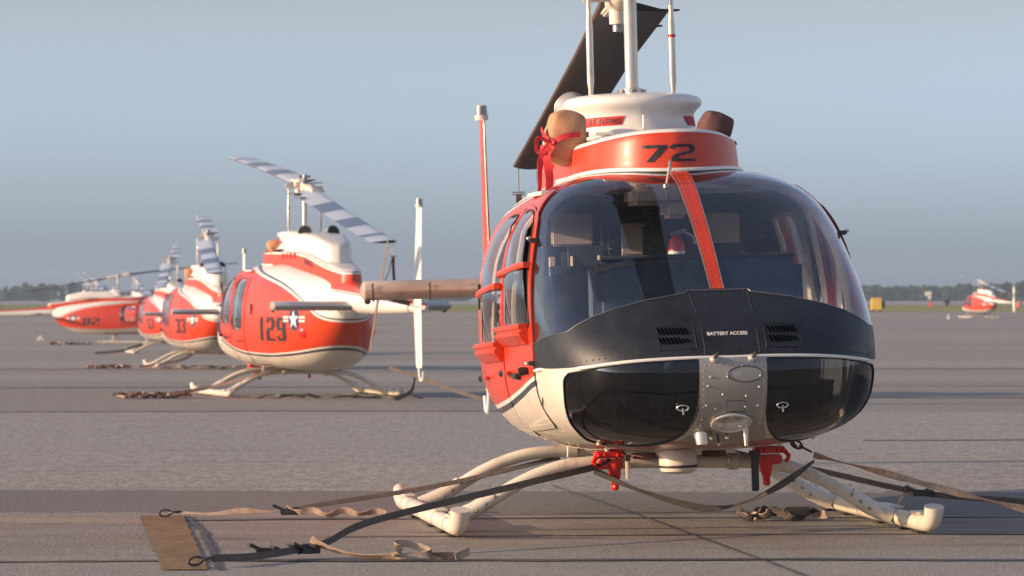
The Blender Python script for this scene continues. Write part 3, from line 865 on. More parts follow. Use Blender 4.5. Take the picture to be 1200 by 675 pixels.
    # wiper on port screen
    # ---- cowling tiers
    def ringmesh(mb,ptab,levels,drop,n=64,cap=True,mi=0,shr=0.0):
        ys=ptab.x[0],ptab.x[-1]; rings=[]
        for (z,sc,yo) in levels:
            rg=[]
            for k in range(n):
                t=k/n
                side=1 if t<.5 else -1; tt=t*2 if t<.5 else (1-t)*2
                a=.5-.5*math.cos(PI*tt); a=a**1.0
                y=ys[0]+(ys[1]-ys[0])*a
                y=ys[0]+(ys[1]-ys[0])*(a**1.25)
                x=max(ptab(y),0)*sc*side
                yc=(ys[0]+ys[1])/2; yy=yc+(y-yc)*(1-(1-sc)*.25)+yo
                zz=z-drop(yy)-(shr*(abs(x)/.46)**2.5 if z>1.85 else shr*(abs(x)/.46)**2.5*max(0,(z-1.75)/.1))
                rg.append(Vector((x,yy,zz)))
            rings.append(rg)
        vs=[v for r_ in rings for v in r_]; fs=[]
        for i in range(len(rings)-1):
            for k in range(n):
                a=i*n+k;b=i*n+(k+1)%n; fs.append([a,b,b+n,a+n])
        if cap:
            e=(len(rings)-1)*n
            for k in range(n//2):
                a=e+k;b=e+k+1;c_=e+(n-k-1)%n;d_=e+(n-k)%n
                if k==0: fs.append([a,b,c_])
                elif k==n//2-1: fs.append([a,b,d_])
                else: fs.append([a,b,c_,d_])
        mb.add(vs,fs,mi)
    dr=Pchip([(0,0),(3.2,0),(4.0,.06),(4.8,.21),(5.6,.32),(6,.35)])
    P1=Pchip([(1.36,0),(1.37,.08),(1.40,.16),(1.47,.25),(1.60,.335),(1.80,.40),(2.1,.428),(2.6,.415),(3.2,.375),(4,.31),(4.8,.23),(5.3,.18),(5.6,.12),(5.66,0)])
    mb=MB(); ringmesh(mb,P1,[(1.70,1.02,0),(1.79,1.01,0),(1.80,1.0,0),(1.86,.995,0),(1.95,.975,0),(1.975,.965,0),(1.99,.95,0),(2.0,.90,0),(2.005,.6,0)],dr,shr=.075)
    mb.build('cowling',M['cowl'],root,sharp=50)
    pts=[]
    for sg_ in (-1,1):
        ys_=[2.6-1.24*(k/40)**.8 for k in range(41)] 
        ys_=[1.362+1.24*(1-k/40)**2.2 for k in range(41)]
        side_=[Vector((sg_*P1(y_)*1.02,y_-.004,Pxy(P1(y_)*1.02,y_).z+.010)) for y_ in ys_]
        pts+= side_ if sg_<0 else list(reversed(side_))[1:]
    mbt=MB(); mbt.tube(pts,.0125,10); mbt.build('roof_trim_line',M['white'],root)
    mbt=MB(); mbt.tube([p+Vector((0,-.012,-.012)) for p in pts],.006,8); detail(mbt.build('roof_seal',M['rubber'],root))
    P2=Pchip([(2.42,0),(2.43,.08),(2.5,.20),(2.65,.28),(2.9,.305),(3.4,.30),(4.1,.275),(4.5,.22),(4.75,.18),(4.85,.10),(4.88,0)])
    dr2=Pchip([(0,0),(3.5,0),(4.1,.03),(4.5,.09),(5.05,.22)])
    mb=MB(); ringmesh(mb,P2,[(1.96,1.04,0),(2.02,1.02,0),(2.08,1.01,0),(2.13,1.0,0),(2.165,.95,0),(2.185,.86,0),(2.195,.6,0)],dr2)
    mb.build('engine_cowling',M['white'],root,sharp=50)
    for s in (-1,1):
        for k in range(4):
            mb=MB(); y=3.05+.19*k; x=P1(y)*.985; mb.box((s*x,y,1.89),(.02,.10,.075),None,0,.006); detail(mb.build('cowling_louvre',M['red'],root))
        mb=MB(); mb.tube([(s*P2(3.0)*.99,2.95,2.09),(s*P2(3.3)*.99,3.3,2.09)],.004,6,0); detail(mb.build('cowling_seam',M['rubber'],root))
    mast_y=2.67
    mb=MB(); prof=[(.40,1.985),(.375,2.0),(.350,2.02),(.332,2.05),(.323,2.085),(.321,2.105),(.327,2.125),(.340,2.143),(.356,2.157),(.366,2.172),(.369,2.187),(.363,2.202),(.345,2.215),(.30,2.227),(.22,2.235),(.12,2.239),(.06,2.24)]
    mb.lathe((0,mast_y,0),prof,72); fair=mb.build('mast_fairing',M['white'],root,sharp=60)
    def fmap(a0,zc_,off=.003):
        rp=Pchip([(z,r) for r,z in prof[2:8]])
        def f(u,v):
            z=zc_+v; r=rp(z)+off; a=a0+u/.33
            return Vector((r*math.sin(a),mast_y-r*math.cos(a),z))
        return f
    for a0,z0,sg in ((R(-38),2.082,1),(R(68),2.082,-1)):
        A=[(-.17,-.028),(.105,-.020),(.125,.028),(-.14,.022),(-.14,.034),(-.185,.0),(-.17,-.035)] if sg>0 else [(.17,-.028),(-.095,-.024),(-.125,.024),(.14,.026),(.19,0)]
        ar=flatpoly('intake_marking',[A],fmap(a0,z0),M['ribbon'],fair,.02)
        if sg>0: text_mesh('JET INTAKE',.040,fmap(a0+.0,z0+.001,.011),'jet_intake_lettering',M['black'],ar,.0004,1.0)
    # strobe fin on fairing, small antenna on cowl
    mb=MB(); mb.box((-.005,2.30,2.05),(.012,.06,.12),None,0,.003,.5); mb.box((-.005,2.31,1.997),(.05,.10,.012),None,0,.004); detail(mb.build('cowling_antenna',M['white'],root))
    mb=MB(); mb.box((-.27,2.0,2.003),(.10,.12,.014),None,0,.005); detail(mb.build('cowling_latch',M['white'],root))
    # exhaust stacks
    for s in (-1,1):
        mb=MB(); a=Vector((s*.11,3.30,2.10)); d=Vector((s*.22,.78,.28)).normalized(); b=a+d*.33
        mb.tube([a,a+d*.15,b],[.092,.092,.092],20,0,False); mb.tube([b,b-d*.2],[.084,.078],20,1,True)
        mb.lathe(b,[(.084,-.002),(.095,-.002),(.097,.004),(.084,.006)],24,0,rot=d.to_track_quat('Z','Y').to_matrix())
        mb.build('exhaust_stack',[M['metal'],M['rubber']],root)
    # ---- mast and rotor
    mb=MB(); mb.cyl((0,mast_y,2.2),(0,mast_y,2.86),.035,24); mast=mb.build('rotor_mast',M['metal'],root)
    mb=MB(); mb.lathe((0,mast_y,0),[(.045,2.222),(.05,2.23),(.062,2.235),(.062,2.262),(.045,2.266),(.036,2.27)],28,0)
    for k in range(6):
        a=k*PI/3; mb.box((.066*math.sin(a),mast_y-.066*math.cos(a),2.25),(.024,.024,.02),Matrix.Rotation(a,3,'Z'),1,.003)
    detail(mb.build('mast_collar',[M['metal'],M['steel']],mast))
    for s in (-1,1):
        mb=MB(); mb.tube([(s*.22,mast_y,2.20),(s*.22,mast_y,2.27),(s*.22,mast_y,2.30),(s*.22,mast_y,2.60),(s*.22,mast_y,2.66),(s*.22,mast_y-.0,2.80)],[.012,.014,.019,.019,.013,.013],14,0)
        if s>0: mb.tube([(s*.22,mast_y,2.535),(s*.22,mast_y,2.55)],.0205,14,1)
        mb.dome((s*.22,mast_y,2.80),(0,0,1),.028,.03,10,0); mb.box((s*.17,mast_y-.03*s,2.82),(.16,.04,.035),None,0,.008)
        mb.build('pitch_control_rod',[M['metal'],M['ribbon']],root)
    Zh=2.84
    def bz(r,fwd): return Zh+(.125*r-.003*r*r if fwd else -(.175*r-.0025*r*r))
    mb=MB()
    mb.box((0,mast_y,Zh+.0),(.13,.62,.075),Matrix.Rotation(R(-6),3,'X'),0,.02)
    mb.cyl((-.13,mast_y,Zh+.02),(.13,mast_y,Zh+.02),.035,14,0)
    mb.lathe((0,mast_y,0),[(.07,Zh-.07),(.075,Zh),(.06,Zh+.06),(.035,Zh+.09),(.03,Zh+.15),(.0005,Zh+.16)],20,1)
    mb.box((0,mast_y,Zh+.13),(.16,.03,.03),None,1,.006)
    hub=mb.build('rotor_hub',[M['cream'],M['steel']],root)
    for fwd in (True,False):
        sg=-1 if fwd else 1
        mb=MB(); r0,r1=.24,.66
        pts=[(0,mast_y+sg*r,bz(r,fwd)) for r in (.22,.3,.42,.55)]
        mb.tube(pts,[.055,.07,.065,.05],16,0)
        mb.box((0.0,mast_y+sg*.56,bz(.56,fwd)),(.10,.26,.075),Matrix.Rotation(math.atan(.15 if fwd else .08)*(-1 if fwd else -1),3,'X'),0,.012)
        # pitch horn
        mb.box((sg*.10*-1,mast_y+sg*.30,bz(.3,fwd)-.02),(.22,.05,.035),None,0,.01)
        mb.cyl((sg*.0,mast_y+sg*.42,bz(.42,fwd)-.13),(0,mast_y+sg*.42,bz(.42,fwd)),.045,16,0)
        mb.cyl((sg*.0,mast_y+sg*.42,bz(.42,fwd)-.17),(0,mast_y+sg*.42,bz(.42,fwd)-.13),.028,16,1)
        mb.build('blade_grip',[M['cream'],M['steel']],hub)
        # blade
        ns=36; st=[]; le=(1 if fwd else -1)
        prof=[(.0,.0,0),(.03,.35,0),(.12,.8,0),(.3,1,0),(.6,.65,0),(.85,.28,0),(1.0,.03,0)]
        ring=[(u,t) for u,t,_ in prof]+[(u,-t) for u,t,_ in reversed(prof[1:-1])]
        V=[];Fc=[];Fm=[]
        m_=len(ring)
        for i in range(ns+1):
            r=.5+(5.06-.5)*i/ns; ch=.335+.05*max(0,1-(r-.5)/1.2); th=.020
            if r<1.1: th=.032-.012*(r-.5)/.6
            tw=R(9-6*i/ns)*(1 if not fwd else -1); z=bz(r,fwd); y=mast_y+sg*r
            for (u,t) in ring:
                x=le*(.25-u)*ch; zz=t*th; zz2=zz*math.cos(tw)+ (.25-u)*ch*math.sin(tw)
                V.append(Vector((x*math.cos(tw),y,z+zz2)))
        for i in range(ns):
            for k in range(m_):
                a=i*m_+k;b=i*m_+(k+1)%m_; Fc.append([a,b,b+m_,a+m_]); 
                Fm.append(2 if k in (0,m_-1) else (0 if k<len(prof)-1 else 1))
        Fc+=[list(range(m_)),list(range(ns*m_,ns*m_+m_))]; Fm+=[1,1]
        # doubler tabs near root on trailing edge
        o=mesh_obj('rotor_blade',V,Fc,[M['bladetop'],M['bladebot'],M['orangebrown']],root,True,Fm)
        bm=bmesh.new(); bm.from_mesh(o.data); bmesh.ops.recalc_face_normals(bm,faces=bm.faces[:])
        for e in bm.edges: e.smooth=not(len(e.link_faces)!=2 or e.calc_face_angle(0)>R(50))
        bm.to_mesh(o.data); bm.free()
        for rr,w in ((.62,.16),(.98,.10)):
            mb=MB(); z=bz(rr,fwd); mb.box((-le*(.335*.75+w*.15),mast_y+sg*rr,z-.012),(w,.14,.010),Matrix.Rotation(R(20),3,'Z'),0,.002)
            detail(mb.build('blade_root_doubler',M['bladebot'],o))
        if not fwd:
            mb=MB(); tipz=bz(5.0,False); y=mast_y+4.95
            mb.tube([(-.06,y,tipz-.02),(-.06,y,tipz-.18)],.004,6,0)
            mb.tube([(-.10,y,tipz-.18),(-.02,y,tipz-.18),(-.02,y,tipz-.195),(-.10,y,tipz-.195),(-.10,y,tipz-.18)],.004,6,0)
            zz=tipz-.19; za=1.40
            mb.ribbon([(-.06,y,zz),(-.07,y-.02,zz-.2),(-.10,y-.05,za+.0)],.035,(1,0,0),None,1)
            mb.tube([(-.055,y,zz),(.0,y-.02,(zz+za)/2),(.10,y-.05,za)],.007,6,1)
            mb.build('blade_tie_strap',[M['steel'],M['maroon']],root)
    # ---- boom
    def bc(y): return Pchip([(4.7,1.42),(5.4,1.37),(6,1.31),(7.5,1.255),(9.4,1.215)])(y)
    def br(y): return Pchip([(4.7,.25),(5.4,.22),(6,.185),(7.5,.13),(9.0,.078),(9.4,.065),(9.52,.04),(9.56,.005)])(y)
    mb=MB(); ys=[4.7+.2*i for i in range(24)]+[9.4,9.46,9.52,9.55,9.56]
    mb.tube([(0,y,bc(y)) for y in ys],[br(y) for y in ys],28,0); mb.build('tail_boom',M['boom'],root)
    # stabilizer (inverted airfoil)
    mb=MB(); ring=[]
    pr=[(0,0),(.02,.32),(.08,.62),(.2,.85),(.35,.9),(.6,.7),(.85,.35),(1,.04)]
    ringp=pr+[(u,-t*.9) for u,t in reversed(pr[1:-1])]
    V=[];Fc=[];m_=len(ringp); xs=[-1.14,-1.135,-.9,-.5,0,.5,.9,1.135,1.14]
    for i,x in enumerate(xs):
        e=.85 if i in (0,len(xs)-1) else 1
        for u,t in ringp: V.append(Vector((x,5.92+u*.36,1.225+t*.070*e)))
    for i in range(len(xs)-1):
        for k in range(m_): a=i*m_+k;b=i*m_+(k+1)%m_; Fc.append([a,b,b+m_,a+m_])
    Fc+=[list(range(m_)),list(range((len(xs)-1)*m_,len(xs)*m_))]
    mb.add(V,Fc); mb.m=[1 if (k%m_ in (3,4,5,6,m_-4,m_-5,m_-6,m_-7)) and k<(len(xs)-1)*m_ else 0 for k in range(len(Fc))]
    stb=mb.build('horizontal_stabilizer',[M['beigemetal'],M['stabgrey']],root,sharp=60)
    mb=MB()
    for s in (-1,1):
        for x0 in (.36,.74,1.09):
            for k in range(9):
                a=k/8; u,t=(.08,.62) 
                zz=-.05+.1*a; ux=.05*(abs(zz)/.05)**2*.7
                mb.dome((s*(x0+.004*(k%2)),5.915+ux*.36*1.0,1.215+zz),(0,-1,.2),.007,.006,6,0)
        mb.box((s*1.12,5.99,1.16),(.03,.10,.03),None,1,.006)
    detail(mb.build('stabilizer_rivets',[M['darkmetal'],M['darkmetal']],stb))
    # fin : upper + lower
    def finmesh(sts,name,mat,two=False):
        V=[];Fc=[]
        for (z,y0,c,t) in sts:
            for u,h in ringp: V.append(Vector((h*t/2+.045,y0+u*c,z)))
        for i in range(len(sts)-1):
            for k in range(m_): a=i*m_+k;b=i*m_+(k+1)%m_; Fc.append([a,b,b+m_,a+m_])
        Fc+=[list(range(m_)),list(range((len(sts)-1)*m_,len(sts)*m_))]
        mb=MB(); mb.add(V,Fc)
        if two: mb.m=[1 if (k%m_ in (0,1) or k%m_>=7) and k<(len(sts)-1)*m_ else 0 for k in range(len(Fc))]
        return mb.build(name,mat,root,sharp=60)
    finmesh([(1.24,9.16,.36,.055),(1.6,9.20,.31,.05),(2.0,9.25,.27,.045),(2.36,9.29,.24,.04),(2.40,9.30,.22,.035)],'upper_fin',[M['white'],M['red']],True)
    finmesh([(1.27,9.16,.36,.055),(.9,9.22,.31,.05),(.55,9.28,.27,.045),(.50,9.30,.24,.035)],'lower_fin',M['white'])
    mb=MB(); mb.tube([(.045,9.35,.62),(.045,9.42,.42),(.045,9.48,.35),(.045,9.58,.36),(.045,9.62,.46)],[.014]*5,8,0)
    detail(mb.build('tail_skid',M['white'],root))
    mb=MB(); mb.tube([(.045,9.41,2.40),(.045,9.41,2.435)],[.045,.05],16,0); mb.tube([(.045,9.41,2.435),(.045,9.41,2.50)],[.042,.038],16,1); mb.dome((.045,9.41,2.50),(0,0,1),.038,.012,16,0)
    mb.build('beacon',[M['cream'],M['steel']],root)
    # tail rotor (port)
    tc=Vector((.44,9.0,1.36)); mb=MB(); mb.cyl((.05,9.0,1.26),tc,.03,12,0); mb.lathe(tc,[(.05,-.03),(.06,0),(.05,.03),(.0005,.04)],14,0,rot=Matrix.Rotation(R(90),3,'Y'))
    for a in (0,1): mb.cyl(tc+Vector((.02,0,0)),tc+Vector((.12,0,.0)),.012,8,0)
    thub=mb.build('tail_rotor_hub',M['darkmetal'],root)
    ang=R(36)
    for sg in (-1,1):
        d=Vector((0,math.sin(ang)*sg,math.cos(ang)*sg)); w=Vector((0,math.cos(ang),-math.sin(ang))); nx=Vector((1,0,0))
        V=[];Fc=[]
        for (r,c,t) in ((.06,.03,.02),(.12,.06,.018),(.2,.15,.016),(.5,.16,.014),(.75,.15,.012),(.80,.10,.006),(.83,.04,.004)):
            for u,h in ringp: V.append(tc+d*r+w*(u-.3)*c+nx*(h*t+ (u-.3)*c*.2))
        for i in range(6):
            for k in range(m_): a=i*m_+k;b=i*m_+(k+1)%m_; Fc.append([a,b,b+m_,a+m_])
        Fc+=[list(range(m_)),list(range(6*m_,7*m_))]
        mb=MB(); mb.add(V,Fc); mb.build('tail_rotor_blade',M['orangebrown'],thub)
    # ---- landing gear
    tk=1.155
    for s in (-1,1):
        mb=MB(); x=s*tk
        pts=[(x,3.45,.11),(x,3.38,.075),(x,3.28,.056),(x,3.1,.052),(x,2.0,.052),(x,.92,.052),(x,.80,.056),(x,.72,.072),(x,.675,.105),(x,.66,.145)]
        rr=[.034,.039,.041,.041,.041,.041,.042,.044,.046,.049]
        P=catmull(pts,4); rr2=[lerp_tab([(i*4,r) for i,r in enumerate(rr)],i) for i in range(len(P))]
        mb.tube(P,rr2,18,0)
        for y in (1.05,1.55,2.2,3.02): mb.lathe((x,y,.052),[(.0412,-.004),(.0425,0),(.0412,.004)],18,1,axis='Y')
        skd=mb.build('skid',[M['skid'],M['darkmetal']],root)
        mb=MB(); 
        for (yy,l_,zz,w_) in ((.95,.20,.10,.062),(1.62,.36,.10,.07),(3.0,.2,.10,.06)):
            mb=MB(); mb.box((x,yy,zz),(w_,l_,.012),None,0,.004); detail(mb.build('skid_step_plate',M['skid'],skd))
        for y in (.95,1.3,1.8,2.6,3.05):
            mb=MB(); mb.box((x,y,.005),(.06,.12,.012),None,0,.003); detail(mb.build('skid_wear_shoe',M['darkmetal'],skd))
    for nm,y in (('front_crosstube',1.38),('rear_crosstube',2.80)):
        mb=MB()
        hz=.338
        half=[(.0,y,hz),(.28,y,hz),(.42,y,hz-.004),(.55,y,.318),(.68,y,.278),(.80,y,.222),(.91,y,.155),(1.0,y,.10)]
        pts=[(-a,b,c_) for a,b,c_ in reversed(half[1:])]+half
        P=catmull(pts,5); mb.tube(P,.033,18,0)
        for s in (-1,1):
            # saddle fitting with bolts
            mb.tube([(s*.90,y,.168),(s*1.0,y,.105),(s*1.11,y,.058)],[.038,.040,.042],18,0)
            for k in range(3):
                p=Vector((s*(.90+.045*k),y-.04,.172-.036*k)); mb.dome(p,(0,-1,.25),.009,.008,8,1)
                p=Vector((s*(.90+.045*k),y,.172-.036*k+.042)); mb.dome(p,(s*.4,0,1),.008,.007,8,1)
            mb.lathe((s*.3,y,hz),[(.036,-.03),(.042,-.025),(.042,.025),(.036,.03)],18,0,rot=Matrix.Rotation(R(90),3,'Y'))
        mb.box((.0-.28,y-.02,hz-.045),(.08,.02,.03),None,0,.003)
        mb.build(nm,[M['skid'],M['steel']],root)
    # red tie down / jack fittings on belly
    for s in (-1,1):
        mb=MB(); x=s*.40; y=1.22; 
        mb.box((x,y,.392),(.15,.10,.035),None,0,.008); mb.box((x-.0,y,.345),(.12,.07,.05),None,0,.008)
        mb.tube([(x+s*-.02,y-.02,.35),(x+s*-.02,y-.02,.285),(x+s*-.02,y-.02,.262)],[.034,.030,.022],12,0)
        mb.box((x+s*-.02,y-.02,.245),(.035,.03,.06),None,0,.006)
        mb.dome((x-s*.02,y-.045,.232),(0,-1,-.3),.017,.014,10,0)
        for dx in (-.06,-.03,.035,.06): mb.dome((x+dx,y-.045,.39),(0,-1,0),.013,.016,8,0)
        mb.tube([(x+s*.06,y-.03,.40),(x+s*.09,y-.05,.36),(x+s*.075,y-.05,.33)],.012,8,0)
        detail(mb.build('tie_down_fitting',M['fittingred'],root))
    mb=MB(); mb.lathe((-.10,.98,0),[(.0005,.30),(.06,.30),(.085,.312),(.094,.335),(.094,.40),(.08,.42)],28,0); mb.lathe((-.10,.98,0),[(.096,.33),(.098,.336),(.096,.342)],28,1)
    detail(mb.build('searchlight',[M['cream'],M['darkmetal']],root))
    for x,y,l,w,mi in ((-.34,1.05,.11,.016,0),(.30,1.08,.19,.034,1)):
        mb=MB(); mb.box((x,y,.385-l/2),(w,.03,l),None,mi,.004); mb.box((x,y,.380),(w*1.5,.05,.03),None,1,.003)
        detail(mb.build('belly_antenna',[M['cream'],M['darkmetal']],root))
    for x in (-.30,.05):
        mb=MB(); mb.lathe((x+.05,1.10,0),[(.0005,.372),(.05,.372),(.06,.378),(.06,.40)],24,0)
        detail(mb.build('red_belly_drain_cover',M['maroon'],root))
    p=Pyz(4.72,.90)
    for s in (-1,1):
        mb=MB(); c_=p if s>0 else mir(p); mb.dome(c_,(s,.55,0),.085,.04,16,0)
        detail(mb.build('fuel_filler_cap',M['fittingred'],root))
    for s in (-1,1):
        mb=MB(); p=Pyz(3.0,1.18); c_=p+grad(p)*.008; mb.box(c_ if s>0 else mir(c_),(.012,.05,.14),None,0,.004)
        detail(mb.build('static_port',M['rubber'],root))
    # ---- interior
    inter=[]
    mb=MB(); mb.box((0,1.75,.55),(1.30,2.0,.02),None,0); mb.box((0,.66,.575),(.95,.35,.02),None,0); inter.append(mb.build('cabin_floor',M['dark'],root))
    mb=MB(); mb.box((0,.98,.76),(1.15,.02,.42),None,0,.0); inter.append(mb.build('footwell_light_block',M['dark'],root))  # added dark sheet blocking light and view behind the chin windows
    mb=MB()
    mb.box((-.05,.66,1.17),(1.02,.22,.36),None,0,.045); mb.box((0,.72,.80),(.36,.30,.45),None,0,.02)
    mb.box((-.33,.555,1.24),(.44,.01,.18),None,1,.003); mb.tube([(-.52,.60,1.352),(0,.60,1.355),(.42,.60,1.352)],.014,10,1); inter.append(mb.build('instrument_panel',[M['seat'],M['dark']],root))
    mb=MB(); mb.box((0,2.62,1.08),(1.36,.05,1.0),None,0); inter.append(mb.build('cabin_bulkhead',M['dark'],root))
    for x in (-.38,.36):
        mb=MB(); mb.box((x,1.62,.70),(.48,.50,.16),None,0,.04); mb.box((x,1.90,1.02),(.48,.14,.62),Matrix.Rotation(R(-8),3,'X'),0,.05)
        mb.box((x,1.99,1.36),(.24,.07,.14),None,0,.03); mb.cyl((x-.07,1.96,1.25),(x-.07,1.96,1.38),.012,8,1); mb.cyl((x+.07,1.96,1.25),(x+.07,1.96,1.38),.012,8,1)
        inter.append(mb.build('pilot_seat',[M['seat'],M['tanpanel']],root))
    mb=MB()
    mb.box((-.40,2.28,1.52),(.22,.03,.17),None,0,.01); mb.box((-.08,2.28,1.46),(.14,.03,.17),None,0,.01); mb.box((.38,2.28,1.50),(.21,.03,.18),None,0,.01)
    mb.box((-.52,2.2,1.25),(.03,.03,.26),None,0,.003)
    inter.append(mb.build('headrest_panel',M['tanpanel'],root))
    mb=MB(); mb.box((0,1.95,1.755),(.30,1.0,.02),None,0); 
    mb.box((-.43,1.95,1.70),(.42,.5,.02),None,0,.004); mb.box((.43,1.95,1.70),(.42,.5,.02),None,0,.004)
    inter.append(mb.build('roof_liner',M['palepanel'],root))
    mb=MB(); mb.box((-.09,1.42,1.665),(.30,.30,.09),None,0,.02); mb.box((-.02,1.36,1.60),(.12,.16,.10),None,0,.02); inter.append(mb.build('overhead_console',M['tanpanel'],root))
    mb=MB(); mb.box((.02,1.9,1.40),(.22,.16,.36),None,0,.06); mb.box((-.24,2.0,1.5),(.10,.10,.34),None,0,.03); inter.append(mb.build('headset_bag',M['dark'],root))
    mb=MB()
    for x,y in ((-.30,1.7),(-.10,1.75),(.46,1.72)):
        pts=[]
        for k in range(121):
            a=k/120; pts.append((x+.018*math.cos(a*2*PI*11)+.02*math.sin(a*3),y+.018*math.sin(a*2*PI*11),1.64-.33*a))
        mb.tube(pts,.0045,5,0)
    inter.append(mb.build('coiled_cord',M['rubber'],root))
    mb=MB(); mb.tube([(.02,1.55,1.30),(.02,1.55,1.42),(.02,1.55,1.455),(.02,1.55,1.47)],[.042,.042,.03,.014],16,0); mb.tube([(.02,1.55,1.33),(.02,1.55,1.39)],.0435,16,1)
    mb.tube([(.02,1.55,1.47),(.05,1.53,1.49),(.10,1.53,1.46),(.11,1.53,1.42)],.008,8,2); mb.box((.03,1.54,1.485),(.09,.02,.015),Matrix.Rotation(R(-15),3,'Y'),2,.003)
    inter.append(mb.build('fire_extinguisher',[M['fittingred'],M['white'],M['metal']],root))
    mb=MB()
    for s in (-1,1):
        st=[p for p in LL if p.z>.9 and p.x>.3]
        P=[p-grad(p)*.04+Vector((0,.035,0)) for p in st]
        mb.tube([(-v.x if s<0 else v.x,v.y,v.z) for v in P],.022,8,0)
        P=[p-grad(p)*.03+Vector((0,.09,0)) for p in st if p.z<1.5]
        mb.tube([(-v.x if s<0 else v.x,v.y,v.z) for v in P],.014,8,1)
    inter.append(mb.build('door_frame_lining',[M['tanpanel'],M['ribbon']],root))
    mb=MB()
    for x in (-.5,-.28,.28,.5):
        mb.tube([(x,.45,.53),(x,.42,.62),(x,.40,.66)],.012,8,0); mb.box((x,.40,.67),(.10,.02,.06),None,0,.004)
    mb.tube([(-.55,.5,.58),(-.2,.5,.58)],.01,8,0); mb.tube([(.55,.5,.58),(.2,.5,.58)],.01,8,0)
    inter.append(mb.build('rudder_pedals',M['steel'],root))
    for o in inter: detail(o)
    return root
# star insignia as polys
def star(mapfn,r,parent):
    import itertools
    disc=[(r*math.cos(2*PI*k/28),r*math.sin(2*PI*k/28)) for k in range(28)]
    o=flatpoly('star_insignia',[disc],mapfn(.006),M['insig_blue'],parent,.05)
    st=[]
    for k in range(10):
        a=PI/2+k*PI/5; rr=r*.93 if k%2==0 else r*.37; st.append((rr*math.cos(a),rr*math.sin(a)))
    bars=[[(s*r*.98,-r*.22),(s*r*2.0,-r*.22),(s*r*2.0,r*.28),(s*r*.98,r*.28)] for s in (-1,1)]
    flatpoly('insignia_star',[st]+bars,mapfn(.010),M['white'],o,.03)
    flatpoly('insignia_stripe',[[(s*r*1.0,-r*.05),(s*r*1.97,-r*.05),(s*r*1.97,r*.09),(s*r*1.0,r*.09)] for s in (-1,1)],mapfn(.013),M['red'],o,.05)
M['insig_blue']=simple('insignia_blue',(.02,.03,.09),.4,0,.1,8)
M['mark']=simple('dark_marking_paint',(.018,.018,.022),.45,0,.2,10)
def side_mark(root,num,sides=(1,-1)):
    for s in sides:
        # number forward of star; reads left to right from outside
        def mk(yc,zc_):
            def g(off):
                def f(u,v):
                    y=yc+(u if s>0 else -u); P=Pyz(y,zc_+v); P=P+grad(P)*off
                    return P if s>0 else mir(P)
                return f
            return g
        # outside +x (port) viewer: right = +y ; nose at left.   starboard viewer: right = -y ; nose at right
        if num: glyphs(num,.25 if len(num)>2 else .29,.31,.09,mk(3.80 if len(num)>2 else 3.74,.92)(.009),'number_marking',M['mark'],root)
        star(mk(4.52,1.05),.145,root)
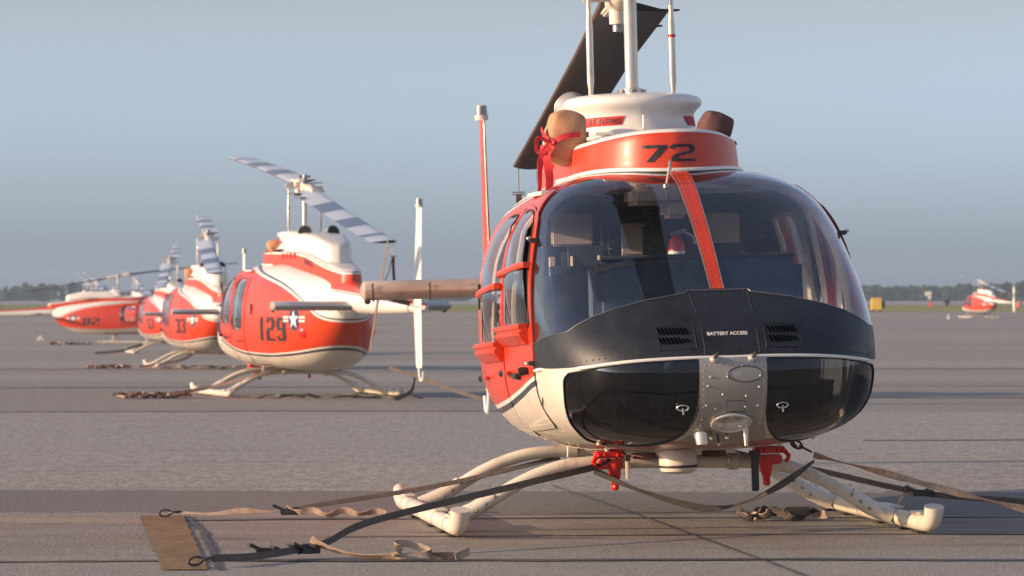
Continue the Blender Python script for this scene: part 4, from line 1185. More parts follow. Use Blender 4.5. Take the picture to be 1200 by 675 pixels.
# ------------------------------------------------------------------ scene ground
GT=[(-60,0),(0,0),(20,0),(35,-.07),(53,-.17),(85,-.35),(120,-.53),(166,-.73),(230,-.65),(310,-.35),(350,0),(400,.15),(600,.25),(1000,.3),(2600,.4)]
GP=Pchip(GT)
def gz(y): return GP(y)
def sheet(name,corners_fn,y0,y1,step_fn,off,mat,kind='structure',nx=2):
    V=[];Fc=[];ys=[];y=y0
    while y<y1: ys.append(y); y+=step_fn(y)
    ys.append(y1)
    for y in ys:
        a,b=corners_fn(y)
        for i in range(nx): V.append((a+(b-a)*i/(nx-1),y,gz(y)+off))
    for i in range(len(ys)-1):
        for k in range(nx-1):
            a=i*nx+k; Fc.append([a,a+1,a+1+nx,a+nx])
    o=mesh_obj(name,V,Fc,mat,None,True); 
    if kind: o['kind']=kind
    return o
def ground_mat():
    m,nt=newmat('apron_asphalt')
    tc=nt.nodes.new('ShaderNodeTexCoord'); s=nt.nodes.new('ShaderNodeSeparateXYZ'); L(nt,tc.outputs['Object'],s.inputs[0])
    X,Y=s.outputs[0],s.outputs[1]
    big=noise_(nt,.25,5,.6); mid=noise_(nt,1.6,6,.65); fine=noise_(nt,28,4,.7); grit=noise_(nt,70,5,.9,mapping=(1,.13,1)); grit2=noise_(nt,17,5,.75,mapping=(1,.22,1))
    agg=N(nt,'ShaderNodeTexVoronoi'); agg.inputs['Scale'].default_value=55; L(nt,tc.outputs['Object'],agg.inputs['Vector'])
    wob=math_(nt,'MULTIPLY_ADD',noise_(nt,1.2,4,.6),.5,-.25)
    wob=math_(nt,'ADD',wob,math_(nt,'MULTIPLY_ADD',noise_(nt,9,4,.7),.9,-.45))
    Yw=math_(nt,'ADD',Y,math_(nt,'ADD',wob,math_(nt,'MULTIPLY',X,.05)))
    base=mixc(nt,ramp(nt,mid,[(.3,0),(.7,1)]),(0.232,0.190,0.171),(0.307,0.254,0.226))
    base=mixc(nt,ramp(nt,big,[(.35,0),(.65,.55)]),base,(0.225,0.188,0.171))
    # aggregate speckle stronger beyond 23.5 m
    far=math_(nt,'GREATER_THAN',Yw,23.6)
    grit=math_(nt,'MULTIPLY_ADD',grit,.6,math_(nt,'MULTIPLY',grit2,.4))
    sp=ramp(nt,agg.outputs['Color'],[(.2,0),(.9,1)])
    rough=mixc(nt,ramp(nt,grit,[(.44,0),(.57,1)]),(0.203,0.166,0.151),(0.450,0.381,0.337))
    rough=mixc(nt,math_(nt,'MULTIPLY',sp,.35),rough,(0.495,0.422,0.372))
    smooth=mixc(nt,ramp(nt,grit,[(.38,0),(.62,.7)]),base,(0.405,0.340,0.298))
    c=mixc(nt,far,smooth,mixc(nt,.95,base,rough))
    # dark resurfaced strip
    strip=math_(nt,'MULTIPLY',math_(nt,'GREATER_THAN',Yw,21.0),math_(nt,'LESS_THAN',Yw,23.6))
    c=mixc(nt,math_(nt,'MULTIPLY',strip,.62),c,(0.128,0.109,0.104))
    # brown stained working area under the aircraft
    d1=math_(nt,'ABSOLUTE',math_(nt,'SUBTRACT',Y,19.2)); 
    st=math_(nt,'MULTIPLY',ramp(nt,math_(nt,'DIVIDE',d1,2.0),[(.55,1),(1,0)]),ramp(nt,noise_(nt,.9,5,.65,mapping=(1,2.2,1)),[(.35,0),(.62,1)]))
    c=mixc(nt,math_(nt,'MULTIPLY',st,.6),c,(0.225,0.152,0.109))
    oil=math_(nt,'MULTIPLY',ramp(nt,math_(nt,'DIVIDE',d1,1.4),[(.4,1),(1,0)]),ramp(nt,noise_(nt,1.3,4,.6,mapping=(.8,3.0,1)),[(.60,0),(.70,1)]))
    c=mixc(nt,math_(nt,'MULTIPLY',oil,.8),c,(0.098,0.071,0.057))
    tanl=math_(nt,'MULTIPLY',ramp(nt,math_(nt,'ABSOLUTE',math_(nt,'SUBTRACT',Yw,20.3)),[(.1,1),(.32,0)]),math_(nt,'LESS_THAN',X,-1.9))
    c=mixc(nt,math_(nt,'MULTIPLY',tanl,.5),c,(0.450,0.320,0.236))
    # far bands
    b2=math_(nt,'MULTIPLY',math_(nt,'GREATER_THAN',Yw,44),math_(nt,'LESS_THAN',Yw,60))
    c=mixc(nt,math_(nt,'MULTIPLY',b2,.35),c,(0.173,0.147,0.136))
    fb=noise_(nt,.06,4,.6,mapping=(.25,1,1))
    c=mixc(nt,math_(nt,'MULTIPLY',math_(nt,'GREATER_THAN',Y,60),ramp(nt,fb,[(.4,0),(.6,.4)])),c,(0.203,0.170,0.157))
    c=mixc(nt,1.0,c,(.885,.985,.965),'MULTIPLY')
    tire=math_(nt,'MULTIPLY',ramp(nt,noise_(nt,.5,5,.7,mapping=(.35,3.5,1)),[(.56,0),(.70,1)]),.38); c=mixc(nt,tire,c,(.12,.11,.105))
    h=math_(nt,'ADD',math_(nt,'MULTIPLY',grit,.6),math_(nt,'MULTIPLY',agg.outputs['Distance'],.6))
    finish(nt,c,.82,0,h,.6,.008,0,.3); return m
def turf():
    m,nt=newmat('dry_grass')
    a=noise_(nt,.02,5,.6,mapping=(.4,1,1)); b=noise_(nt,.6,4,.7)
    c=mixc(nt,ramp(nt,a,[(.35,0),(.65,1)]),(.19,.20,.055),(.31,.28,.09)); c=mixc(nt,ramp(nt,b,[(.4,0),(.7,.4)]),c,(.11,.13,.04))
    finish(nt,c,.95,0,b,.4,.05,0,.2); return m
stepf=lambda y: 2 if y<100 else (6 if y<400 else 60)
ground=sheet('ground',lambda y:(-500,500),-60,2500,stepf,-.03,turf())
apron=sheet('apron',lambda y:(-300,300),-55,348,stepf,0,ground_mat())
M['taxi']=simple('taxiway_concrete',(.27,.265,.265),.85,0,.1,.2)
taxi=sheet('taxiway',lambda y:(-160,300),600,1150,lambda y:25,.004,M['taxi'])
M['tar']=simple('tar_joint',(.06,.054,.052),.6,0,.3,6)
M['tarbrown']=simple('rusty_tar_joint',(.14,.105,.075),.8,0,.4,5)
def joint(name,pts,w,mat,off=.004,rag=.3):
    P=[]
    for (a,b) in zip(pts,pts[1:]):
        L_=math.hypot(b[0]-a[0],b[1]-a[1]); k=max(2,int(L_/.08))
        for i in range(k): P.append((a[0]+(b[0]-a[0])*i/k,a[1]+(b[1]-a[1])*i/k))
    P.append(pts[-1]); V=[];Fc=[]
    for i,p in enumerate(P):
        a=P[max(0,i-1)];b=P[min(len(P)-1,i+1)]; dx,dy=b[0]-a[0],b[1]-a[1]; l=math.hypot(dx,dy) or 1
        nx,ny=-dy/l,dx/l; n1=noise.noise(Vector((p[0]*4,p[1]*4,0)))*rag*w; n2=noise.noise(Vector((p[0]*4,p[1]*4,7)))*rag*w
        wb=noise.noise(Vector((p[0]*.9,p[1]*.9,3)))*w*.8
        for q_ in (w/2+n1,-w/2+n2): x=p[0]+nx*(q_+wb);y=p[1]+ny*(q_+wb); V.append((x,y,gz(y)+off))
    for i in range(len(P)-1): a=2*i; Fc.append([a,a+1,a+3,a+2])
    o=mesh_obj(name,V,Fc,mat,None,False); o['kind']='structure'; return o
joint('apron_joint_line',[(-1.2,17.18),(.6,17.24),(4.5,17.35)],.13,M['tar'])
joint('apron_joint_line',[(-3.5,17.08),(-1.2,17.18)],.09,M['tarbrown'])
joint('apron_joint_line',[(-1.75,20.35),(.2,20.55),(4.5,20.75)],.07,M['tar'])
joint('apron_joint_line',[(.25,24.3),(.62,21.2),(1.17,16.6),(1.6,13)],.014,M['tar'],.006)
joint('apron_joint_line',[(-.9,18.9),(.9,19.1),(4,19.2)],.05,M['tar'])
joint('apron_joint_line',[(-8,43.8),(-2,44.3),(2,44.5)],.35,M['tarbrown'])
joint('apron_joint_line',[(4,52.0),(14,52.3)],.4,M['tar'])
joint('apron_joint_line',[(-20,82),(24,84)],1.3,M['tar'])
joint('apron_joint_line',[(-12,60.0),(14,61.5)],.3,M['tarbrown'])
joint('apron_joint_line',[(3.0,33.5),(9,34.2)],.2,M['tarbrown'])
# worn steel anchor channel
def plate_mat():
    m,nt=newmat('rusty_anchor_channel')
    a=noise_(nt,2.5,6,.7,mapping=(3,.6,1)); b=noise_(nt,20,4,.7)
    c=mixc(nt,ramp(nt,a,[(.35,0),(.65,1)]),(.20,.115,.042),(.30,.185,.080)); c=mixc(nt,ramp(nt,b,[(.45,0),(.65,.7)]),c,(.09,.07,.055))
    finish(nt,c,.8,0,b,.4,.004,0,.3); return m
V=[];Fc=[];n=40
for i in range(n+1):
    t=i/n; y=20.75+(16.6-20.75)*t; x0=-1.965+(-1.475+1.965)*t+random.uniform(-.008,.008); x1=-1.735+(-1.285+1.735)*t+random.uniform(-.008,.008)
    V+=[(x0,y,gz(y)+.005),(x1,y,gz(y)+.005)]
for i in range(n): a=2*i; Fc.append([a,a+2,a+3,a+1])
pl=mesh_obj('anchor_channel',V,Fc,plate_mat(),None,False); tag(pl,'rusty brown steel strip set in the asphalt beside the left tie-down straps','ground plate')
joint('apron_joint_line',[(-1.70,20.7),(-1.50,19.2),(-1.25,16.6)],.028,M['tar'],.006,.8)
# ------------------------------------------------------------------ helicopters
YAW0=R(7.6)
h72=empty('helicopter',(1.04,18.2,0),YAW0)
tag(h72,'nearest red, white and black helicopter facing the camera, numbered 72 above its windscreen','helicopter','tied-down training helicopters')
build_helicopter(h72)
def kids(o): return [c for c in bpy.data.objects if c.parent==o]
ALL={}
for o in bpy.data.objects:
    if o.parent: ALL.setdefault(o.parent.name,[]).append(o)
def copy_heli(X,Y,theta,full=True):
    """mast base at (X,Y)"""
    ox=-math.sin(theta)*2.67; oy=math.cos(theta)*2.67
    r=h72.copy(); COL.objects.link(r); r.location=(X-ox,Y-oy,gz(Y)); r.rotation_euler=(0,0,theta)
    for c in ALL.get(h72.name,[]):
        if not full and c.name in DETAIL: continue
        n=c.copy(); COL.objects.link(n); n.parent=r
        for g in ALL.get(c.name,[]):
            if not full and g.name in DETAIL: continue
            k=g.copy(); COL.objects.link(k); k.parent=n
    return r
TR=R(195)
h129=copy_heli(-2.80,53.0,TR); tag(h129,'red and white helicopter seen from behind its left side, numbered 129','helicopter')
h33=copy_heli(-6.59,85.0,R(191),False); tag(h33,'red and white helicopter numbered 33, next in line behind number 129','helicopter')
h53=copy_heli(-10.45,120.0,R(191),False); tag(h53,'red and white helicopter partly hidden behind the one numbered 33','helicopter')
h82=copy_heli(-16.65,166.0,R(90),False); tag(h82,'red and white helicopter seen side on, numbered 82, its tail leaving the frame','helicopter')
hR=copy_heli(37.1,310.0,R(195),False); tag(hR,'small distant helicopter alone on the right of the apron before the trees','helicopter')
hA=copy_heli(-21.6,226.0,TR,False); tag(hA,'far helicopter with raised blades just above the rear end of number 82','helicopter')
hB=copy_heli(-24.6,232.0,TR,False); tag(hB,'far helicopter whose blades show above the cowling of number 82, nearer its mast','helicopter')
hC=copy_heli(-29.0,268.0,TR,False); tag(hC,'farthest helicopter whose blades show above the roof of number 82, left of its mast','helicopter')
ROTOR={'rotor_hub','rotor_blade','blade_tie_strap','pitch_control_rod'}
for H,da in ((h33,-4),(h53,-8)):
    for c in kids(H):
        if c.name.split('.')[0] in ROTOR:
            Rz=Matrix.Rotation(R(da),3,'Z'); pv_=Vector((0,2.67,0)); c.rotation_euler=(0,0,R(da)); c.location=pv_-Rz@pv_
side_mark(h129,'129',(1,)); side_mark(h33,'33',(1,)); side_mark(h53,'53',(1,)); side_mark(h82,'82',(-1,)); side_mark(hR,'',(1,))
# 129 cowling text
def cow(u,v,s=1):
    y=4.25+u; P1v=Pchip([(3.2,.385),(4,.31),(4.8,.23)])(y); d_=Pchip([(3.2,0),(4.0,.06),(4.8,.21)])(y)
    return Vector((s*(P1v*.985+.012),y,1.885-d_+v))
text_mesh('TAW-5',.13,lambda u,v:cow(u,v),'unit_lettering',M['mark'],h129,.002,1.0)
text_mesh('MARINES',.13,lambda u,v:Vector((-(Pchip([(3.2,.385),(4,.31),(4.8,.23)])(3.75-u)*.985+.012),3.75-u,1.885-Pchip([(3.2,0),(4.0,.06),(4.8,.21)])(3.75-u)+v)),'service_lettering',M['mark'],h82,.002,1.0)
# number 72 on the cowl front
P1f=[(1.36,0),(1.37,.08),(1.40,.16),(1.47,.25),(1.60,.335),(1.80,.40)]
def yfront(x):
    x=abs(x)
    T_=[(b,a) for a,b in P1f]; return Pchip(T_)(x)
from mathutils.bvhtree import BVHTree
_cw=[c for c in kids(h72) if c.name=='cowling'][0].data
BV=BVHTree.FromPolygons([v.co.copy() for v in _cw.vertices],[list(p.vertices) for p in _cw.polygons])
def cmap(u,v):
    x=-.035+u; z=1.877+v; h_=BV.ray_cast(Vector((x,.5,z)),Vector((0,1,0))); return Vector((x,(h_[0].y if h_[0] else yfront(x))-.0035,z))
D7=[(637,261),(766,261),(766,276),(694,352),(656,352),(722,278),(637,278)]
D2=[(780,274),(798,259),(905,258),(920,270),(920,296),(902,307),(835,320),(824,338),(922,338),(922,351),(790,351),(788,329),(806,313),(888,297),(893,286),(887,273),(813,273),(806,284),(790,284)]
sc72=(1/4.615)/234
conv=lambda P:[((x-780)*sc72,-(y-306)*sc72) for x,y in P]
flatpoly('number_marking',[conv(D7),conv(D2)],cmap,M['mark'],h72,.012)
# slight roll of the near airframe on its skids
for c in kids(h72):
    if c.name.split('.')[0] in ROTOR:
        Rz=Matrix.Rotation(R(-1.3),3,'Z'); pv_=Vector((0,2.67,0)); c.data=c.data.copy(); c.data.transform(Matrix.Translation(pv_)@Rz.to_4x4()@Matrix.Translation(-pv_))
gear={'skid','front_crosstube','rear_crosstube'}
for c in kids(h72):
    b=c.name.split('.')[0]
    if b in gear: c.location.x=-.055; continue
    a=R(1.5); c.rotation_euler=(0,-a,0)
    Rm=Matrix.Rotation(-a,3,'Y'); piv=Vector((0,0,.34)); c.location=piv-Rm@piv
def W72(x,y,z): return h72.matrix_basis@Vector((x,y,z))
bpy.context.view_layer.update()
# ------------------------------------------------------------------ intake covers of 72
def bag(name,c,d,mat,label,tilt,strapside):
    root=empty(name,c,YAW0)
    tag(root,label,'engine cover')
    bm=bmesh.new(); bmesh.ops.create_cube(bm,size=1)
    bmesh.ops.subdivide_edges(bm,edges=bm.edges[:],cuts=13,use_grid_fill=True)
    for v in bm.verts:
        p=v.co.copy()
        s=p.normalized()*.60; p=p.lerp(s,.50)
        taper=1-.42*max(0,-p.z)-(.18*p.z if p.z>0 else 0)
        p=Vector((p.x*taper,p.y*taper,p.z))
        n_=noise.noise(v.co*3.1+Vector(c))*.035+noise.noise(v.co*7)*.018
        p+=p.normalized()*n_
        p=Vector((p.x*d[0],p.y*d[1],p.z*d[2])); p.rotate(Matrix.Rotation(R(tilt),3,'Y')); v.co=p
    for _ in range(5): bmesh.ops.smooth_vert(bm,verts=bm.verts[:],factor=.5,use_axis_x=True,use_axis_y=True,use_axis_z=True)
    me=bpy.data.meshes.new('canvas_cover'); bm.to_mesh(me); bm.free(); me.materials.append(mat)
    me.polygons.foreach_set('use_smooth',[True]*len(me.polygons))
    link(bpy.data.objects.new('canvas_cover',me),root)
    return root
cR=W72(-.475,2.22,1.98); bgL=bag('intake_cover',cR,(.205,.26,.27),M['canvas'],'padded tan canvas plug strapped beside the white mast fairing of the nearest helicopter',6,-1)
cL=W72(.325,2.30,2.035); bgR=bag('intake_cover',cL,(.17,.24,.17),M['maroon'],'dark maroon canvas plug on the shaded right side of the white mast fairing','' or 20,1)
mb=MB(); f=lambda x,y,z:Vector((x,y,z))
mb.ribbon(catmull([(.12,-.02,.02),(.05,-.135,.015),(-.04,-.145,.0),(-.105,-.09,-.045),(-.13,-.0,-.05)],6),.028,(0,0,1))
mb.ribbon(catmull([(-.13,-.03,.05),(-.115,-.1,.0),(-.08,-.135,-.035),(-.115,-.1,-.085),(-.13,-.02,-.11)],6),.026,(0,0,1))
mb.ribbon(catmull([(-.10,-.11,-.04),(-.115,-.13,-.10),(-.10,-.13,-.22),(-.115,-.12,-.34),(-.15,-.10,-.42)],6),.042,(1,0,0),lambda t:.5*math.sin(t*7))
mb.ribbon(catmull([(-.10,-.12,-.04),(-.145,-.12,-.12),(-.15,-.11,-.27),(-.175,-.10,-.36)],6),.035,(1,.2,0),lambda t:.7*math.sin(t*6+1))
mb.ribbon(catmull([(-.10,-.13,-.03),(-.16,-.13,.0),(-.165,-.12,-.07),(-.12,-.13,-.08)],6),.02,(1,0,.5))
mb.build('red_strap',M['ribbon'],bgL)
mb=MB(); mb.ribbon(catmull([(-.08,-.10,-.02),(0,-.13,-.055),(.07,-.09,-.07),(.095,-.0,-.08)],6),.022,(0,0,1)); mb.dome((.085,-.06,-.075),(1,-.5,-.2),.02,.025,8); mb.build('red_strap',M['ribbon'],bgR)
# tan/red plugs on 129 and 33
for H,lab in ((h129,'small red and tan plug on the left side of the cowling of number 129'),(h33,'tan canvas plug on top of the cowling of number 33')):
    Mx=H.matrix_basis
    c=Mx@Vector((.36,2.35,2.03)); th=H.rotation_euler.z
    r=empty('intake_cover',c,th); tag(r,lab,'engine cover')
    for ch in kids(bgR if H is h129 else bgL):
        if ch.name.startswith('red_strap') and H is h33: continue
        n=ch.copy(); COL.objects.link(n); n.parent=r
        if H is h129 and n.name.startswith('canvas_cover'): n.data=n.data.copy(); n.data.materials[0]=M['canvas']
# ------------------------------------------------------------------ straps
def hook(mb,p,d,mi=1,s=1.0):
    d=Vector(d).normalized(); u=d.cross(Vector((0,0,1))).normalized(); w=u.cross(d)
    def ring(c,ru,rd,r):
        mb.tube([c+d*math.cos(a)*rd+u*math.sin(a)*ru for a in [2*PI*k/16 for k in range(17)]],r,7,mi,False)
    p=Vector(p)
    ring(p,.018*s,.032*s,.006*s)
    c2=p-d*.05*s
    mb.tube([c2+d*math.cos(a)*.03*s+w*math.sin(a)*.017*s for a in [2*PI*k/16 for k in range(17)]],.006*s,7,mi,False)
def ratchet(mb,p,d,mi=1,s=.68):
    d=Vector(d).normalized(); a=math.atan2(d.y,d.x); rot=Matrix.Rotation(a,3,'Z')
    p=Vector(p)
    mb.box(p,(.15*s,.012,.035*s),rot@Matrix.Rotation(R(-8),3,'Y'),mi,.004)
    mb.box(p+rot@Vector((0,.055*s,0)),(.15*s,.008,.045*s),rot,mi,.004); mb.box(p+rot@Vector((0,-.055*s,0)),(.15*s,.008,.045*s),rot,mi,.004)
    mb.cyl(p+rot@Vector((.03*s,-.07*s,.012)),p+rot@Vector((.03*s,.07*s,.012)),.022*s,12,mi)
    mb.box(p+rot@Vector((-.09*s,0,.03*s)),(.11*s,.10*s,.015),rot@Matrix.Rotation(R(25),3,'Y'),mi,.004)
def strap(name,label,pts,w,mat,side=None,twist=None,hooks=(),ratchets=(),n=10,group=None,extra=None,cat='tie-down strap'):
    mb=MB(); mb.ribbon(catmull(pts,n),w,side,twist,0,.004)
    if extra:
        for (pp,ww,tw,sd) in extra: mb.ribbon(catmull(pp,8),ww,sd,tw,2,.004)
    for p,d in hooks: hook(mb,p,d)
    for p,d in ratchets: ratchet(mb,p,d)
    o=mb.build(name,[M[mat],M['darkmetal'],M['strap']],None,True,40); tag(o,label,cat,group); return o
rL=W72(-.46,1.20,.325); rR=W72(.62,1.20,.375)
a1=Vector((-1.285,16.78,.04))
rat1=rL.lerp(a1,.78); rat1.z=.05
strap('tie_down_strap','long dark strap pulled tight from the left belly ring to the rusty plate',[rL,rL.lerp(a1,.3),rL.lerp(a1,.62)+Vector((0,0,-.005)),rat1+Vector((.09,.1,.02)),rat1,rat1.lerp(a1,.5)+Vector((0,0,-.012)),a1],.032,'strapdark',(0,0.35,1),lambda t:.25*math.sin(t*9),
  hooks=[(rL+Vector((.03,0,.02)),(-1,-.6,-.5)),(a1+Vector((-.018,-.01,.0)),(1,.2,.2))],ratchets=[(rat1+Vector((0,0,-.01)),(1,.9,0)),(rat1+Vector((-.16,-.05,-.015)),(1,.3,0))],
  extra=[([rat1+Vector((.02,0,.04)),rat1+Vector((.10,-.02,.0)),rat1+Vector((.22,-.06,-.03)),rat1+Vector((.36,-.08,-.035)),rat1+Vector((.42,-.10,-.02)),rat1+Vector((.40,-.10,.02)),rat1+Vector((.47,-.06,.018)),rat1+Vector((.55,-.10,-.02)),rat1+Vector((.45,-.14,-.03)),rat1+Vector((.40,-.18,-.02)),rat1+Vector((.45,-.05,-.03)),rat1+Vector((.66,-.05,-.03)),rat1+Vector((.72,-.06,-.01)),rat1+Vector((.66,-.10,-.035))],.036,lambda t:.5+.9*math.sin(t*11),(0,.3,1))])
a2=Vector((-1.79,20.6,.03)); b2=W72(-.42,2.8,.305); r2=Vector((-1.16,20.55,.035))
strap('tie_down_strap','brown strap running behind the left skid legs down to loose webbing on the ground',[b2,b2.lerp(r2,.45)+Vector((0,0,-.02)),r2+Vector((.12,.02,.03)),r2],.028,'strapdark',(0,.5,1),lambda t:.3,
  ratchets=[(r2,(1,.1,0))],hooks=[(a2+Vector((.02,0,0)),(1,0,.1))],
  extra=[([r2+Vector((0,0,.02)),r2+Vector((-.12,.0,.0)),r2+Vector((-.25,.0,.005)),r2+Vector((-.4,-.01,-.01)),a2+Vector((.05,0,0))],.032,lambda t:.7+.5*math.sin(t*9),(0,.3,1)),
   ([r2+Vector((-.02,0,.02)),r2+Vector((.05,-.05,.0)),r2+Vector((.12,-.04,.01)),r2+Vector((.2,-.06,-.015)),r2+Vector((.28,-.03,.01)),r2+Vector((.36,-.05,-.01)),r2+Vector((.45,-.04,.005)),r2+Vector((.5,-.05,-.01))],.034,lambda t:.8*math.sin(t*19)+.5,(0,.3,1))])
mid=[rL+Vector((-.02,-.03,-.02)),W72(-.27,1.15,.21),W72(0.02,1.12,.125),W72(.22,1.12,.135),W72(.42,1.12,.22),rR+Vector((.0,-.03,-.03))]
strap('tie_down_strap','slack brown strap sagging under the front crosstube between both belly rings',mid,.034,'strapdark',(0,.2,1),lambda t:1.3*math.sin(t*7.5),n=12)
a4=Vector((2.62,18.75,.10))
strap('tie_down_strap','twisted tan strap running from the right belly ring out of the frame',[rR,rR.lerp(a4,.3)+Vector((0,0,.0)),rR.lerp(a4,.6)+Vector((0,0,-.004)),rR.lerp(a4,.85),a4,Vector((3.1,18.7,.02))],.036,'strap',(0,.2,1),lambda t:1.2*math.sin(t*16)+.3,hooks=[(rR+Vector((-.04,0,.03)),(1,0,-.5)),(rR+Vector((-.10,.0,.06)),(.6,0,-.8))],
  extra=None,n=14)
b5=W72(.5,2.8,.33); r5=Vector((2.16,20.6,.13))
strap('tie_down_strap','dark strap with a ratchet passing behind the right skid legs',[b5,b5.lerp(r5,.5),r5,Vector((2.6,20.4,.10)),Vector((3.2,20.2,.05))],.03,'strapdark',(0,.3,1),lambda t:.4,ratchets=[(r5+Vector((0,0,.0)),(1,-.2,0))],
  extra=[([r5,r5+Vector((-.1,0,-.01)),r5+Vector((-.14,0,-.07)),r5+Vector((-.18,0,-.1))],.02,None,(0,.3,1))])
def pile(name,label,c,w,d,seed,n=3,mat='strap',width=.045,group=None):
    rnd=random.Random(seed); mb=MB()
    for k in range(n):
        pts=[]; x=-w/2
        while x<w/2:
            pts.append((c[0]+x,c[1]+rnd.uniform(-d,d),gz(c[1])+rnd.uniform(.012,.07))); x+=rnd.uniform(.04,.11)*max(1,w/1.2)
        if len(pts)<3: continue
        ph=rnd.random()*6; mb.ribbon(catmull(pts,5),width,(0,.3,1),lambda t,ph=ph:1.2*math.sin(t*17+ph),rnd.choice((0,0,1)),.006)
    mb.box((c[0]+w*.1,c[1],gz(c[1])+.05),(.13,.08,.05),None,2,.01); mb.box((c[0]-w*.2,c[1]+.1,gz(c[1])+.045),(.13,.08,.05),None,2,.01)
    o=mb.build(name,[M[mat],M['strapdark'],M['darkmetal']],None,True,40); tag(o,label,'tie-down strap',group); return o
pile('strap_pile','short loose tan strap lying on the ground under the right skid legs',(1.42,20.3,0),.5,.05,4,2)
pile('strap_pile','messy heap of webbing on the ground left of helicopter 129',(-4.75,51.8,0),1.0,.5,5,5,width=.035)
pile('strap_pile','long low row of webbing on the ground beneath helicopter 129',(-2.3,51.2,0),2.3,.12,9,2,'strapdark',.022)
pile('strap_pile','heap of tan webbing on the ground left of helicopter 33',(-8.7,84.5,0),1.0,.5,6,5,width=.045)
pile('strap_pile','loose webbing on the ground below the star of helicopter 82',(-14.9-3.1,160,0),1.6,.8,8,5,width=.09)
pile('strap_pile','tan and dark webbing on the ground beneath helicopter 33',(-6.6,83.5,0),2.0,.3,12,2,width=.03)
g=gz(52)
strap('tie_down_strap','tan strap from the heap left of number 129 up to its belly',[(-4.9,51.9,g+.03),(-4.1,51.9,g+.12),(-3.3,52.3,g+.32),(-2.9,52.5,g+.40)],.05,'strap',(0,.2,1),lambda t:math.sin(t*9))
strap('tie_down_strap','dark strap with a ratchet right of number 129, passing behind the nearest helicopter',[(-1.6,51.0,g+.42),(-1.1,50.4,g+.27),(-.4,49.6,g+.06),(.3,49.4,g+.03)],.05,'strapdark',(0,.2,1),lambda t:.4,ratchets=[((-1.2,50.6,g+.30),(1,-.5,0))],hooks=())
strap('tie_down_strap','short strap hanging from the right skid leg of number 129',[(-1.25,50.5,g+.30),(-1.3,50.4,g+.12),(-1.5,50.3,g+.02)],.05,'strapdark',(0,.2,1))
strap('tie_down_strap','tan strap sloping from the ground up to the belly of number 33',[(-8.0,84.2,gz(84)+.03),(-7.2,84.6,gz(84)+.15),(-6.9,84.8,gz(84)+.3)],.06,'strap',(0,.2,1))
strap('tie_down_strap','dark strap lying on the ground left of helicopter 53',[(-12.6,118.5,gz(118)+.02),(-11.8,118.7,gz(118)+.1),(-11.2,119,gz(118)+.3)],.07,'strapdark',(0,.2,1))
# ------------------------------------------------------------------ far objects
def at(px,Y,z=0): return Vector(((px-600)/4600*Y,Y,gz(Y)+z))
mb=MB(); c=at(1027,352); mb.box(c+Vector((0,0,.65)),(.95,.7,1.1),None,0,.05); mb.box(c+Vector((.62,0,.6)),(.25,.5,.7),None,1,.03); mb.cyl(c+Vector((-.3,-.3,.12)),c+Vector((-.3,.3,.12)),.14,12,1); mb.cyl(c+Vector((.3,-.3,.12)),c+Vector((.3,.3,.12)),.14,12,1)
tag(mb.build('ground_power_cart',[M['yellow'],M['rubber']]),'small yellow cart on the apron edge just right of the nearest helicopter','cart')
mb=MB(); c=at(1090,420); mb.cyl(c,c+Vector((0,0,.9)),.06,8,1); mb.box(c+Vector((-.2,0,1.5)),(.7,.1,.5),None,0,.03); mb.box(c+Vector((-.05,-.02,1.15)),(.35,.12,.5),None,0,.03); mb.box(c+Vector((.1,-.1,.35)),(.4,.3,.45),None,2,.05)
tag(mb.build('marker_stand',[M['white'],M['steel'],M['orange']]),'pale marker stand with a red base on the grass right of the yellow cart','marker')
mb=MB(); c=at(1110,520); mb.box(c+Vector((0,0,.5)),(.7,.6,.5),None,0,.1); mb.box(c+Vector((0,0,.12)),(.4,.3,.24),None,0,.03); mb.box(c+Vector((.3,0,.8)),(.3,.1,.15),Matrix.Rotation(.3,3,'Y'),0,.02)
tag(mb.build('runway_marker',[M['rubber']]),'small black marker on the far grass strip left of the lone helicopter','marker')
mb=MB(); c=at(1193.5,470); mb.lathe(c,[(.30,0),(.30,.05),(.2,.06),(.14,.4),(.05,.75),(.0005,.77)],14,0)
tag(mb.build('traffic_cone',[M['orange']]),'small red cone on the grass at the far right','cone')
mb=MB(); c=at(1111.5,300); mb.lathe(c,[(.12,0),(.12,.05),(.06,.07),(.05,.25),(.09,.3),(.0005,.36)],14,0)
tag(mb.build('apron_light',[M['white']]),'tiny white light fitting on the apron left of the lone helicopter','ground light')
mb=MB(); c=at(47,175); mb.tube([c+Vector((-.15,0,.03)),c+Vector((0,0,.2)),c+Vector((.15,0,.03))],.03,8,0); mb.cyl(c+Vector((-.05,0,0)),c+Vector((.05,0,.22)),.03,8,0); tag(mb.build('wheel_chock',[M['white']]),'small pale chock on the apron below the tail of number 82','chock')
